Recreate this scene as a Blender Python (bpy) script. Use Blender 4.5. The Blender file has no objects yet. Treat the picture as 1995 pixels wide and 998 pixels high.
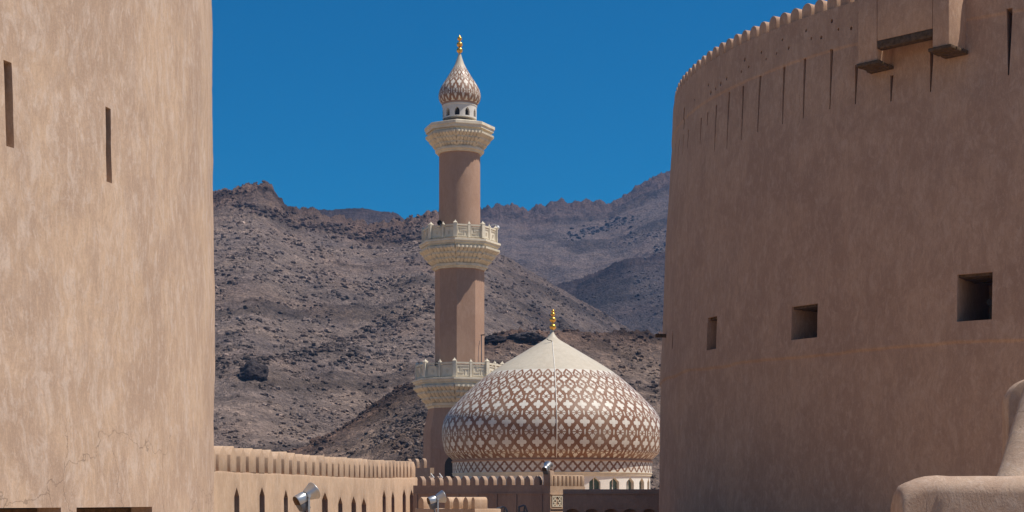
import bpy, bmesh, math, random
import numpy as np
from mathutils import Vector, Matrix, noise as mnoise

R_ = math.radians
random.seed(7)
rng = np.random.default_rng(11)
scene = bpy.context.scene
col = scene.collection

# ------------------------------------------------------------------ camera, sky, sun, exposure
F = 3000.0            # focal length in photo pixels (photo 1995 wide)
CX, HZ = 997.5, 972.0  # optical axis column, horizon row
H = 12.0              # eye height above the town ground

cam = bpy.data.cameras.new('camera')
cam.sensor_width = 36.0
cam.lens = 36.0 * F / 1995.0
cam.shift_y = (HZ - 499.0) / 1995.0
cam.clip_start = 0.1
cam.clip_end = 20000
camo = bpy.data.objects.new('camera', cam)
camo.location = (0, 0, H)
camo.rotation_euler = (R_(90), 0, 0)
col.objects.link(camo)
scene.camera = camo

SUN_AZ, SUN_EL = 80.0, 62.0       # azimuth measured from the viewer's side (0 = behind the camera) to the right
sd = Vector((math.sin(R_(SUN_AZ)) * math.cos(R_(SUN_EL)), -math.cos(R_(SUN_AZ)) * math.cos(R_(SUN_EL)), math.sin(R_(SUN_EL))))
sun = bpy.data.lights.new('sun', 'SUN')
sun.energy = 4.8
sun.angle = R_(0.5)
sun.color = (1.0, 0.93, 0.83)
suno = bpy.data.objects.new('sun', sun)
suno.rotation_euler = sd.to_track_quat('Z', 'Y').to_euler()
suno.location = (60, 0, 120)
col.objects.link(suno)

world = bpy.data.worlds.new('World')
scene.world = world
world.use_nodes = True
wn, wl = world.node_tree.nodes, world.node_tree.links
wn.clear()
wo = wn.new('ShaderNodeOutputWorld')
bg = wn.new('ShaderNodeBackground')
sky = wn.new('ShaderNodeTexSky')
sky.sky_type = 'NISHITA'
sky.sun_disc = False
sky.sun_elevation = R_(SUN_EL)
sky.sun_rotation = math.atan2(sd.x, sd.y)
sky.altitude = 600
sky.air_density = 1.0
sky.dust_density = 0.4
sky.ozone_density = 3.0
hs = wn.new('ShaderNodeHueSaturation')
hs.inputs['Hue'].default_value = 0.497
hs.inputs['Saturation'].default_value = 1.70
hs.inputs['Value'].default_value = 0.72
wl.new(sky.outputs[0], hs.inputs['Color'])
wl.new(hs.outputs[0], bg.inputs[0])
bg.inputs[1].default_value = 0.10
wl.new(bg.outputs[0], wo.inputs[0])

vs = scene.view_settings
vs.view_transform = 'Standard'
vs.look = 'None'
vs.gamma = 1.0
vs.exposure = 0.22
vs.use_curve_mapping = False
HAZE = 0.00014

# ------------------------------------------------------------------ helpers
def P(px, py, Y):
    return Vector(((px - CX) / F * Y, Y, H + (HZ - py) / F * Y))

def X(px, Y): return (px - CX) / F * Y
def Z(py, Y): return H + (HZ - py) / F * Y

ORIG = {}

def empty(name, loc, label=None, cat=None, group=None):
    o = bpy.data.objects.new(name, None)
    o.location = loc
    o.empty_display_size = 0.3
    col.objects.link(o)
    ORIG[o.name] = Vector(loc)
    tag(o, label, cat, group)
    return o

def tag(o, label=None, cat=None, group=None, kind=None):
    if label: o['label'] = label
    if cat: o['category'] = cat
    if group: o['group'] = group
    if kind: o['kind'] = kind
    return o

def sharpen(me, ang=32):
    me.polygons.foreach_set('use_smooth', [True] * len(me.polygons))
    try: me.set_sharp_from_angle(angle=R_(ang))
    except Exception: pass

class MB:
    """collects shapes and links them as one mesh object"""
    def __init__(s): s.v, s.f, s.uv = [], [], []
    def add(s, vs_, fs, M=None):
        b = len(s.v)
        for p in vs_:
            p = Vector(p)
            s.v.append(M @ p if M else p)
        for f in fs: s.f.append([b + i for i in f])
        return s
    def box(s, a, b, M=None):
        x0, y0, z0 = a; x1, y1, z1 = b
        return s.add([(x0,y0,z0),(x1,y0,z0),(x1,y1,z0),(x0,y1,z0),(x0,y0,z1),(x1,y0,z1),(x1,y1,z1),(x0,y1,z1)],
                     [(0,3,2,1),(4,5,6,7),(0,1,5,4),(1,2,6,5),(2,3,7,6),(3,0,4,7)], M)
    def prism(s, outline, y0, y1, M=None):
        """outline in (x,z) counter-clockwise seen from -y, extruded along y"""
        n = len(outline)
        vv = [(x, y0, z) for x, z in outline] + [(x, y1, z) for x, z in outline]
        ff = [list(range(n)), list(range(2*n-1, n-1, -1))]
        ff += [(i, i+n, (i+1) % n + n, (i+1) % n) for i in range(n)]
        return s.add(vv, ff, M)
    def loft(s, rings, cap0=True, cap1=True, closed=True, M=None):
        n = len(rings[0]); vv = [p for r in rings for p in r]; ff = []
        for k in range(len(rings)-1):
            for i in range(n if closed else n-1):
                j = (i+1) % n
                ff.append((k*n+i, k*n+j, (k+1)*n+j, (k+1)*n+i))
        if cap0: ff.append(list(range(n-1, -1, -1)))
        if cap1: ff.append([(len(rings)-1)*n+i for i in range(n)])
        return s.add(vv, ff, M)
    def lathe(s, prof, c, n=32, a0=0.0, cap0=True, cap1=True, M=None):
        rings = []
        for r, z in prof:
            rings.append([(c[0] + r*math.sin(a0+2*math.pi*i/n), c[1] - r*math.cos(a0+2*math.pi*i/n), z) for i in range(n)])
        return s.loft(rings, cap0, cap1, True, M)
    def tube(s, pts, r, n=8, caps=True):
        rings = []
        pts = [Vector(p) for p in pts]
        for i, p in enumerate(pts):
            d = (pts[min(i+1, len(pts)-1)] - pts[max(i-1, 0)]).normalized()
            up = Vector((0,0,1)) if abs(d.z) < .9 else Vector((1,0,0))
            a = d.cross(up).normalized(); b = a.cross(d)
            rr = r[i] if isinstance(r, (list, tuple)) else r
            rings.append([p + a*rr*math.cos(2*math.pi*k/n) + b*rr*math.sin(2*math.pi*k/n) for k in range(n)])
        return s.loft(rings, caps, caps)
    def sphere(s, c, r, nu=16, nv=10, sq=(1,1,1)):
        prof = [(r*math.sin(math.pi*k/nv), r*math.cos(math.pi*k/nv)) for k in range(nv+1)]
        vv = []; ff = []
        for rr, z in prof:
            for i in range(nu):
                a = 2*math.pi*i/nu
                vv.append((c[0]+rr*math.cos(a)*sq[0], c[1]+rr*math.sin(a)*sq[1], c[2]+z*sq[2]))
        for k in range(nv):
            for i in range(nu):
                j = (i+1) % nu
                ff.append((k*nu+i, (k+1)*nu+i, (k+1)*nu+j, k*nu+j))
        return s.add(vv, ff)
    def build(s, name, mat, parent=None, ang=32, recalc=True, bevel=0):
        off = Vector((0,0,0))
        if parent: off = ORIG[parent.name]
        me = bpy.data.meshes.new(name)
        me.from_pydata([tuple(p - off) for p in s.v], [], s.f)
        if recalc or bevel:
            bm = bmesh.new(); bm.from_mesh(me)
            bmesh.ops.remove_doubles(bm, verts=bm.verts, dist=1e-5)
            bmesh.ops.recalc_face_normals(bm, faces=bm.faces)
            if bevel:
                es = [e for e in bm.edges if len(e.link_faces) == 2 and e.calc_face_angle() > R_(40)]
                bmesh.ops.bevel(bm, geom=es, offset=bevel, segments=2, affect='EDGES', profile=.5, clamp_overlap=True)
            bm.to_mesh(me); bm.free()
        sharpen(me, ang)
        o = bpy.data.objects.new(name, me)
        me.materials.append(mat)
        if parent: o.parent = parent
        ORIG[o.name] = off
        col.objects.link(o)
        return o

def dup(o, loc, rz, parent, scale=(1,1,1)):
    c = o.copy()
    c.location = Vector(loc) - ORIG[parent.name]
    c.rotation_euler = (0, 0, rz)
    c.scale = scale
    c.parent = parent
    ORIG[c.name] = ORIG[parent.name]
    col.objects.link(c)
    return c

def boolean_cut(o, cut):
    """subtract the shapes in cut (an MB in world coordinates) from mesh object o"""
    me = bpy.data.meshes.new('cut')
    off = ORIG[o.name]
    me.from_pydata([tuple(p - off) for p in cut.v], [], cut.f)
    bm = bmesh.new(); bm.from_mesh(me); bmesh.ops.recalc_face_normals(bm, faces=bm.faces); bm.to_mesh(me); bm.free()
    c = bpy.data.objects.new('cut', me); col.objects.link(c)
    c.parent = o.parent
    m = o.modifiers.new('b', 'BOOLEAN'); m.operation = 'DIFFERENCE'; m.solver = 'EXACT'; m.object = c
    bpy.context.view_layer.update()
    dg = bpy.context.evaluated_depsgraph_get()
    new = bpy.data.meshes.new_from_object(o.evaluated_get(dg))
    o.modifiers.clear()
    old = o.data; o.data = new; bpy.data.meshes.remove(old)
    bpy.data.objects.remove(c); bpy.data.meshes.remove(me)
    if not new.materials: new.materials.append(None)
    sharpen(new)

# ---------------------------------------------------------------- numpy noise
_perm = rng.permutation(4096)
_gr = rng.random(4096) * 2 * np.pi
def gnoise(x, y, seed=0):
    xi = np.floor(x).astype(np.int64); yi = np.floor(y).astype(np.int64)
    xf, yf = x - xi, y - yi
    def g(ix, iy, dx, dy):
        h = _perm[(_perm[(ix + seed*131) & 4095] + iy) & 4095]
        a = _gr[h]
        return np.cos(a)*dx + np.sin(a)*dy
    u = xf*xf*xf*(xf*(xf*6-15)+10); v = yf*yf*yf*(yf*(yf*6-15)+10)
    a = g(xi, yi, xf, yf); b = g(xi+1, yi, xf-1, yf); c = g(xi, yi+1, xf, yf-1); d = g(xi+1, yi+1, xf-1, yf-1)
    return (a*(1-u)+b*u)*(1-v) + (c*(1-u)+d*u)*v
def fbm(x, y, oct=5, seed=0, gain=.5):
    s = 0; a = 1.0; f = 1.0
    for i in range(oct):
        s = s + a*gnoise(x*f, y*f, seed+i*7); a *= gain; f *= 2.03
    return s
def ridged(x, y, oct=5, seed=0, gain=.5):
    s = 0; a = 1.0; f = 1.0
    for i in range(oct):
        s = s + a*(1-2.2*np.abs(gnoise(x*f, y*f, seed+i*5))); a *= gain; f *= 2.1
    return s*.5

# ---------------------------------------------------------------- materials
def new_mat(name):
    m = bpy.data.materials.new(name); m.use_nodes = True
    nt = m.node_tree; nt.nodes.clear()
    out = nt.nodes.new('ShaderNodeOutputMaterial'); b = nt.nodes.new('ShaderNodeBsdfPrincipled')
    nt.links.new(b.outputs[0], out.inputs[0])
    return m, nt, b

class NX:
    """small node-building helper"""
    def __init__(s, nt): s.nt = nt
    def n(s, t, **kw):
        k = s.nt.nodes.new(t)
        for a, v in kw.items(): setattr(k, a, v)
        return k
    def put(s, sock, v):
        if hasattr(v, 'is_output'): s.nt.links.new(v, sock)
        elif v is not None: sock.default_value = v
    def m(s, op, a, b=None, c=None, clamp=False):
        k = s.n('ShaderNodeMath', operation=op, use_clamp=clamp)
        s.put(k.inputs[0], a)
        if b is not None: s.put(k.inputs[1], b)
        if c is not None: s.put(k.inputs[2], c)
        return k.outputs[0]
    def noise(s, vec, scale, detail=4, rough=.55, dist=0.0):
        k = s.n('ShaderNodeTexNoise'); s.put(k.inputs['Vector'], vec)
        k.inputs['Scale'].default_value = scale; k.inputs['Detail'].default_value = detail
        k.inputs['Roughness'].default_value = rough; k.inputs['Distortion'].default_value = dist
        return k.outputs[0]
    def vor(s, vec, scale, feature='F1', out=0):
        k = s.n('ShaderNodeTexVoronoi', feature=feature); s.put(k.inputs['Vector'], vec)
        k.inputs['Scale'].default_value = scale
        return k.outputs[out]
    def scale(s, vec, sc, rot=(0,0,0)):
        k = s.n('ShaderNodeMapping'); s.put(k.inputs['Vector'], vec)
        k.inputs['Scale'].default_value = sc; k.inputs['Rotation'].default_value = rot
        return k.outputs[0]
    def ramp(s, fac, stops):
        k = s.n('ShaderNodeValToRGB'); s.put(k.inputs[0], fac)
        e = k.color_ramp.elements
        while len(e) < len(stops): e.new(.5)
        for i, (p, c) in enumerate(stops):
            e[i].position = p; e[i].color = (*c, 1) if len(c) == 3 else c
        return k.outputs[0]
    def rng(s, v, a, b, c=0.0, d=1.0):
        k = s.n('ShaderNodeMapRange'); s.put(k.inputs[0], v)
        for i, q in zip((1,2,3,4), (a,b,c,d)): k.inputs[i].default_value = q
        return k.outputs[0]
    def mix(s, f, a, b, blend='MIX'):
        k = s.n('ShaderNodeMix', data_type='RGBA', blend_type=blend)
        s.put(k.inputs[0], f)
        def c4(v): return v if hasattr(v, 'is_output') else ((*v, 1) if len(v) == 3 else v)
        s.put(k.inputs[6], c4(a)); s.put(k.inputs[7], c4(b))
        return k.outputs[2]
    def bump(s, h, strength, dist, prev=None):
        k = s.n('ShaderNodeBump'); s.put(k.inputs['Height'], h)
        k.inputs['Strength'].default_value = strength; k.inputs['Distance'].default_value = dist
        if prev is not None: s.put(k.inputs['Normal'], prev)
        return k.outputs[0]
    def pos(s): return s.n('ShaderNodeNewGeometry').outputs['Position']

def plaster(name, base, pale, dark, mottle=1.0, fine=1.0, cracks=False, sc=1.0, bump=.5):
    m, nt, b = new_mat(name); x = NX(nt)
    p = x.pos()
    warp = x.n('ShaderNodeVectorMath', operation='MULTIPLY_ADD')
    nv = x.n('ShaderNodeTexNoise'); x.put(nv.inputs['Vector'], p); nv.inputs['Scale'].default_value = .9*sc; nv.inputs['Detail'].default_value = 3
    x.put(warp.inputs[0], nv.outputs[1]); warp.inputs[1].default_value = (.4,.4,.4); x.put(warp.inputs[2], p)
    wv = warp.outputs[0]
    streak = x.noise(x.scale(wv, (2.6*sc, 2.6*sc, .8*sc)), 1.0, 6, .68, .4)
    blot = x.noise(x.scale(wv, (.55*sc, .55*sc, .4*sc)), 1.0, 6, .62, .6)
    smear = x.noise(x.scale(wv, (2.1*sc, 2.1*sc, 1.0*sc), (0, R_(32), R_(10))), 1.7, 7, .72, .5)
    grain = x.noise(p, 26*sc, 5, .7)
    smear2 = x.noise(x.scale(wv, (5.2*sc, 5.2*sc, 2.1*sc), (R_(12), R_(-34), 0)), 1.5, 6, .7, .8)
    trowel = x.noise(x.scale(wv, (17*sc, 17*sc, 2.6*sc), (0, R_(8), 0)), 1.0, 5, .68)
    c = x.mix(x.rng(blot, .44, .58), base, dark)
    c = x.mix(x.m('MULTIPLY', x.rng(smear, .485, .62), .55*mottle), c, pale)
    c = x.mix(x.m('MULTIPLY', x.rng(streak, .50, .63), .55*mottle), c, dark)
    rain = x.noise(x.scale(p, (1.7*sc, 1.7*sc, .14*sc)), 1.0, 5, .6)
    c = x.mix(x.m('MULTIPLY', x.rng(rain, .54, .68), .38*mottle, None, True), c, dark)
    c = x.mix(x.m('MULTIPLY', x.rng(smear2, .52, .60), .42*mottle), c, dark)
    c = x.mix(x.m('MULTIPLY', x.rng(smear2, .45, .38), .40*mottle), c, pale)
    c = x.mix(x.m('MULTIPLY', x.rng(trowel, .52, .68), .34*fine), c, tuple(v*.72 for v in base))
    c = x.mix(x.m('MULTIPLY', x.rng(trowel, .47, .33), .30*fine), c, tuple(min(v*1.22, .8) for v in base))
    c = x.mix(x.m('MULTIPLY', x.rng(grain, .5, .8), .28*fine), c, tuple(v*.55 for v in base))
    c = x.mix(x.m('MULTIPLY', x.rng(grain, .5, .25), .22*fine), c, tuple(min(v*1.35, .8) for v in base))
    h = x.m('ADD', x.m('ADD', x.m('MULTIPLY', smear, .5), x.m('MULTIPLY', trowel, .35)), x.m('MULTIPLY', grain, .25))
    if cracks:
        wv2 = x.n('ShaderNodeVectorMath', operation='MULTIPLY_ADD')
        nv2 = x.n('ShaderNodeTexNoise'); x.put(nv2.inputs['Vector'], p); nv2.inputs['Scale'].default_value = 2.4; nv2.inputs['Detail'].default_value = 6
        x.put(wv2.inputs[0], nv2.outputs[1]); wv2.inputs[1].default_value = (.55,.55,.55); x.put(wv2.inputs[2], p)
        vd = x.vor(wv2.outputs[0], .55, 'DISTANCE_TO_EDGE')
        zz = x.n('ShaderNodeSeparateXYZ'); nt.links.new(p, zz.inputs[0])
        msk = x.rng(zz.outputs[2], 13.35, 12.9) if cracks == 'low' else x.rng(x.noise(p, .33, 3, .5), .5, .56)
        crack = x.m('MULTIPLY', x.m('LESS_THAN', vd, .0032), msk)
        c = x.mix(x.m('MULTIPLY', crack, .5), c, tuple(v*.4 for v in dark))
        h = x.m('SUBTRACT', h, x.m('MULTIPLY', crack, .5))
    if cracks is True:
        pit = x.m('LESS_THAN', x.vor(p, 16.0), x.m('MULTIPLY', x.rng(x.noise(p, 3.0, 3, .5), .5, .7), .16))
        c = x.mix(x.m('MULTIPLY', pit, .6), c, tuple(v*.35 for v in dark)); h = x.m('SUBTRACT', h, x.m('MULTIPLY', pit, .6))
    nt.links.new(c, b.inputs['Base Color'])
    b.inputs['Roughness'].default_value = .93
    b.inputs['Specular IOR Level'].default_value = .15
    nt.links.new(x.bump(h, bump, .03), b.inputs['Normal'])
    return m

def simple(name, c, rough=.6, metal=0.0, var=.15, sc=6.0, bump=.1, spec=.4):
    m, nt, b = new_mat(name); x = NX(nt); p = x.pos()
    n1 = x.noise(p, sc, 5, .6)
    cc = x.mix(x.rng(n1, .3, .7), tuple(v*(1-var) for v in c), tuple(min(1, v*(1+var)) for v in c))
    nt.links.new(cc, b.inputs['Base Color'])
    b.inputs['Roughness'].default_value = rough; b.inputs['Metallic'].default_value = metal
    b.inputs['Specular IOR Level'].default_value = spec
    if bump: nt.links.new(x.bump(x.noise(p, sc*5, 4, .6), bump, .02), b.inputs['Normal'])
    return m

def tile_mat(name, qtop, band=False):
    """brown and white lattice tile: quatrefoils, star flowers and almonds in a diamond net, from the UV map (u = columns, v = rows)"""
    m, nt, b = new_mat(name); x = NX(nt)
    uv = x.n('ShaderNodeUVMap'); sp = x.n('ShaderNodeSeparateXYZ'); nt.links.new(uv.outputs[0], sp.inputs[0])
    u, v = sp.outputs[0], sp.outputs[1]
    M = x.m
    def fr(t): return M('SUBTRACT', M('FRACT', M('ADD', t, .5)), .5)
    ax = M('ABSOLUTE', fr(u)); ay = M('ABSOLUTE', fr(v))
    def ell(px, cx, rx, py, cy, ry):
        a = M('DIVIDE', M('SUBTRACT', px, cx), rx); c = M('DIVIDE', M('SUBTRACT', py, cy), ry)
        return M('LESS_THAN', M('ADD', M('MULTIPLY', a, a), M('MULTIPLY', c, c)), 1.0)
    d1 = M('ADD', ax, ay)
    q = M('MAXIMUM', ell(ax, .19, .135, ay, 0, .105), ell(ax, 0, .12, ay, .155, .105))
    q = M('MAXIMUM', q, M('LESS_THAN', M('ADD', M('MULTIPLY', ax, .8), ay), .21))
    if band:
        tri = M('GREATER_THAN', d1, .62)
        white = M('MAXIMUM', M('MAXIMUM', ell(ax, .17, .15, ay, 0, .12), ell(ax, 0, .13, ay, .19, .14)), tri)
        white = M('MAXIMUM', white, M('LESS_THAN', d1, .30))
    else:
        fx = M('SUBTRACT', .5, ax); fy = M('SUBTRACT', .5, ay)
        ins = M('LESS_THAN', M('ADD', M('MULTIPLY', fx, 1.15), fy), .375)
        ctr = M('LESS_THAN', M('ADD', M('MULTIPLY', fx, 1.35), fy), .14)
        sp1 = M('LESS_THAN', fy, .022)
        sp2 = M('LESS_THAN', M('ABSOLUTE', M('SUBTRACT', fy, M('MULTIPLY', fx, .85))), .034)
        pet = M('MULTIPLY', ins, M('SUBTRACT', 1.0, M('MAXIMUM', ctr, M('MAXIMUM', sp1, sp2))))
        alm = ell(ax, 0, .05, fy, 0, .14)
        white = M('MAXIMUM', q, M('MAXIMUM', pet, alm))
        top = M('MAXIMUM', M('GREATER_THAN', v, qtop), M('MULTIPLY', M('GREATER_THAN', v, qtop-.5), M('LESS_THAN', d1, .40)))
        white = M('MULTIPLY', M('MAXIMUM', white, top), M('GREATER_THAN', v, .03))
    n = x.noise(x.pos(), 3.0, 5, .6); n2 = x.noise(x.pos(), 14.0, 3, .6)
    wc = x.mix(x.rng(n, .3, .7), (.60,.55,.48), (.70,.65,.57))
    bc = x.mix(x.rng(n2, .3, .7), (.19,.092,.055), (.26,.14,.088))
    c = x.mix(white, bc, wc)
    if not band:
        cone = x.mix(x.rng(n, .3, .7), (.50,.44,.345), (.57,.50,.40))
        c = x.mix(M('GREATER_THAN', v, qtop+.02), c, cone)
    nt.links.new(c, b.inputs['Base Color'])
    dust = x.noise(x.scale(x.pos(), (.9,.9,.35)), 1.0, 6, .65)
    c = x.mix(x.m('MULTIPLY', x.rng(dust, .45, .65), .30), c, (.42,.34,.26))
    nt.links.new(c, b.inputs['Base Color'])
    nt.links.new(x.rng(dust, .4, .65, .36, .55), b.inputs['Roughness'])
    b.inputs['Specular IOR Level'].default_value = .16
    nt.links.new(x.bump(x.m('ADD', white, x.m('MULTIPLY', n2, .5)), .25, .015), b.inputs['Normal'])
    return m

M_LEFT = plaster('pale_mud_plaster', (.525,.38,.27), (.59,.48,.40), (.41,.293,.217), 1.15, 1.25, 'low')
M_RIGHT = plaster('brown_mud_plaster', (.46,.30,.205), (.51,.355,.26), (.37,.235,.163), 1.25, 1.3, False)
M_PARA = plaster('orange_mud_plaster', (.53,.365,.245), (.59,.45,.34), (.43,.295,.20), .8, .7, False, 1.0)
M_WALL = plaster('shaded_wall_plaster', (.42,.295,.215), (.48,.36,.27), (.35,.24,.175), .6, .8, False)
M_COPE = plaster('coping_plaster', (.48,.345,.25), (.56,.44,.36), (.38,.26,.19), .8, .8, True, 2.5, .4)
M_MIN = plaster('minaret_render', (.41,.262,.185), (.455,.305,.225), (.36,.222,.155), .9, .6, False, .6, .25)
M_CREAM = simple('cream_stone', (.68,.60,.465), .8, 0, .14, 2, .15, .2)
M_CORB = simple('honey_stone', (.64,.56,.425), .85, 0, .18, 2, .15, .2)
M_WHITE = simple('white_plaster', (.72,.68,.61), .85, 0, .06, 3, .1, .2)
M_GREYW = simple('lantern_plaster', (.60,.56,.51), .85, 0, .08, 3, .1, .2)
M_GOLD = simple('gold', (.80,.43,.08), .30, .75, .05, 3, 0, .5)
M_WOOD = simple('weathered_wood', (.10,.065,.04), .9, 0, .45, 9, .7, .1)
M_STEEL = simple('galvanised_steel', (.46,.475,.49), .40, .85, .06, 8, .02, .5)
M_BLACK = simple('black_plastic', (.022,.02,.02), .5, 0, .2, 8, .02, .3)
M_DARKB = simple('grey_lamp_case', (.10,.11,.13), .5, .3, .1, 8, .02, .4)
M_GLASS = simple('green_window_glass', (.07,.12,.11), .12, 0, .1, 2, 0, .6)
M_HORN = simple('white_enamel', (.75,.75,.74), .35, 0, .05, 3, 0, .5)
M_IRON = simple('cannon_iron', (.03,.028,.027), .55, .6, .2, 8, .05, .4)
M_CABLE = simple('pale_cable', (.72,.67,.60), .6, 0, .1, 4, 0, .3)
M_FLOOR = plaster('yard_floor', (.40,.27,.17), (.44,.32,.22), (.34,.23,.15), .6, 1.0, False)
M_DOME = tile_mat('dome_tiles', 6.0)
M_BULB = tile_mat('bulb_tiles', 3.0)
M_BAND = tile_mat('band_tiles', 0, True)

def rock_mat(name, attr=True, base=(.2,.16,.14)):
    m, nt, b = new_mat(name); x = NX(nt); p = x.pos()
    if attr:
        a = x.n('ShaderNodeAttribute', attribute_name='rock'); c0 = a.outputs['Color']
    else:
        oi = x.n('ShaderNodeAttribute', attribute_name='rock'); c0 = oi.outputs['Color']
    n1 = x.noise(p, .05, 7, .65); n2 = x.noise(p, .6, 6, .7); v = x.vor(p, .55); sp1 = x.n('ShaderNodeSeparateColor'); sp2 = x.n('ShaderNodeSeparateColor')
    nt.links.new(x.vor(p, 1.7, 'F1', 1), sp1.inputs[0]); nt.links.new(x.vor(p, .6, 'F1', 1), sp2.inputs[0])
    s1, s2 = sp1.outputs[0], sp2.outputs[1]
    sp3 = x.n('ShaderNodeSeparateColor'); nt.links.new(x.vor(p, .20, 'F1', 1), sp3.inputs[0]); s3 = sp3.outputs[2]
    n4 = x.noise(p, .14, 7, .72, .8)
    n3 = x.noise(p, .17, 5, .7)
    c = x.mix(x.rng(n1, .35, .65), x.mix(1.0, c0, (.80,.80,.84), 'MULTIPLY'), x.mix(1.0, c0, (1.18,1.12,1.06), 'MULTIPLY'))
    c = x.mix(x.m('MULTIPLY', x.rng(n2, .52, .72), .75), c, x.mix(1.0, c, (.42,.42,.45), 'MULTIPLY'))
    c = x.mix(x.m('MULTIPLY', x.rng(v, .28, .12), .55), c, x.mix(1.0, c, (1.75,1.7,1.65), 'MULTIPLY'))
    c = x.mix(x.m('MULTIPLY', x.rng(n3, .56, .70), .6), c, x.mix(1.0, c, (.55,.55,.58), 'MULTIPLY'))
    c = x.mix(x.rng(s3, .75, 1.0, 0, .35), c, x.mix(1.0, c, (1.5,1.45,1.4), 'MULTIPLY'))
    c = x.mix(x.rng(s3, .25, .0, 0, .32), c, x.mix(1.0, c, (.5,.5,.52), 'MULTIPLY'))
    c = x.mix(x.rng(n4, .54, .66, 0, .45), c, x.mix(1.0, c, (.5,.49,.5), 'MULTIPLY'))
    c = x.mix(x.rng(s1, .70, 1.0, 0, .40), c, x.mix(1.0, c, (1.8,1.75,1.7), 'MULTIPLY'))
    c = x.mix(x.rng(s1, .30, .0, 0, .42), c, x.mix(1.0, c, (.45,.45,.48), 'MULTIPLY'))
    c = x.mix(x.rng(s2, .25, .0, 0, .36), c, x.mix(1.0, c, (.5,.5,.52), 'MULTIPLY'))
    c = x.mix(x.rng(s2, .8, 1.0, 0, .4), c, x.mix(1.0, c, (1.6,1.55,1.5), 'MULTIPLY'))
    nt.links.new(c, b.inputs['Base Color'])
    b.inputs['Roughness'].default_value = .95
    b.inputs['Specular IOR Level'].default_value = .1
    hh = x.m('ADD', x.m('ADD', x.m('MULTIPLY', n2, .8), x.m('MULTIPLY', v, -.5)), x.m('MULTIPLY', n4, 5.0))
    nt.links.new(x.bump(hh, .9, 1.2), b.inputs['Normal'])
    return m
M_ROCK = rock_mat('hill_rock')

# ---------------------------------------------------------------- ground, hills, rocks
g = MB(); g.add([(-9000,-3000,0),(9000,-3000,0),(9000,15000,0),(-9000,15000,0)], [(0,1,2,3)])
tag(g.build('ground', M_FLOOR, recalc=False), kind='structure')
yard = MB(); yard.box((-60,-45,0.02), (60,64,10.4))
tag(yard.build('fort_terrace', M_FLOOR), kind='structure')

LAYERS = [  # crest table (photo column, photo row), crest distance, foot distance, exponent, colour, crag amount
  dict(t=[(250,395),(415,386),(440,379),(460,380),(480,371),(500,364),(525,367),(545,392),(560,411),(600,415),(640,425),(700,441),(740,446),(785,441),(800,431),(830,419),(850,420),(880,442),(945,482),(1008,514),(1100,570),(1165,604),(1240,650),(1300,695),(1450,770)],
       yc=[(250,600),(850,650),(1300,760)], y0=185, e=1.12, c=(.225,.175,.15), crag=6.0, seed=1),
  dict(t=[(250,960),(420,935),(500,908),(600,872),(700,815),(790,752),(850,722),(930,668),(1000,647),(1040,650),(1100,646),(1200,651),(1290,655),(1450,640)],
       yc=[(250,240),(800,290),(1300,340)], y0=165, e=1.0, c=(.23,.172,.138), crag=2.0, seed=23),
  dict(t=[(500,470),(560,430),(610,414),(640,411),(740,411),(770,414),(785,427),(820,460),(900,560)], yc=[(250,1050),(1450,1050)], y0=640, e=1.0, c=(.10,.085,.088), crag=1.5, seed=41),
  dict(t=[(700,480),(780,450),(850,425),(935,417),(960,410),(1000,406),(1030,414),(1060,406),(1090,398),(1110,402),(1140,398),(1190,400),(1210,385),(1240,368),(1280,350),(1305,343),(1450,300)],
       yc=[(700,1300),(1450,1400)], y0=520, e=1.1, c=(.15,.118,.108), gully=5.0, crag=6.0, seed=61),
  dict(t=[(980,640),(1060,567),(1130,549),(1180,525),(1230,504),(1300,494),(1450,480)], yc=[(900,900),(1450,950)], y0=560, e=1.0, c=(.095,.079,.079), gully=3.0, crag=2.5, seed=83),
]
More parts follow.
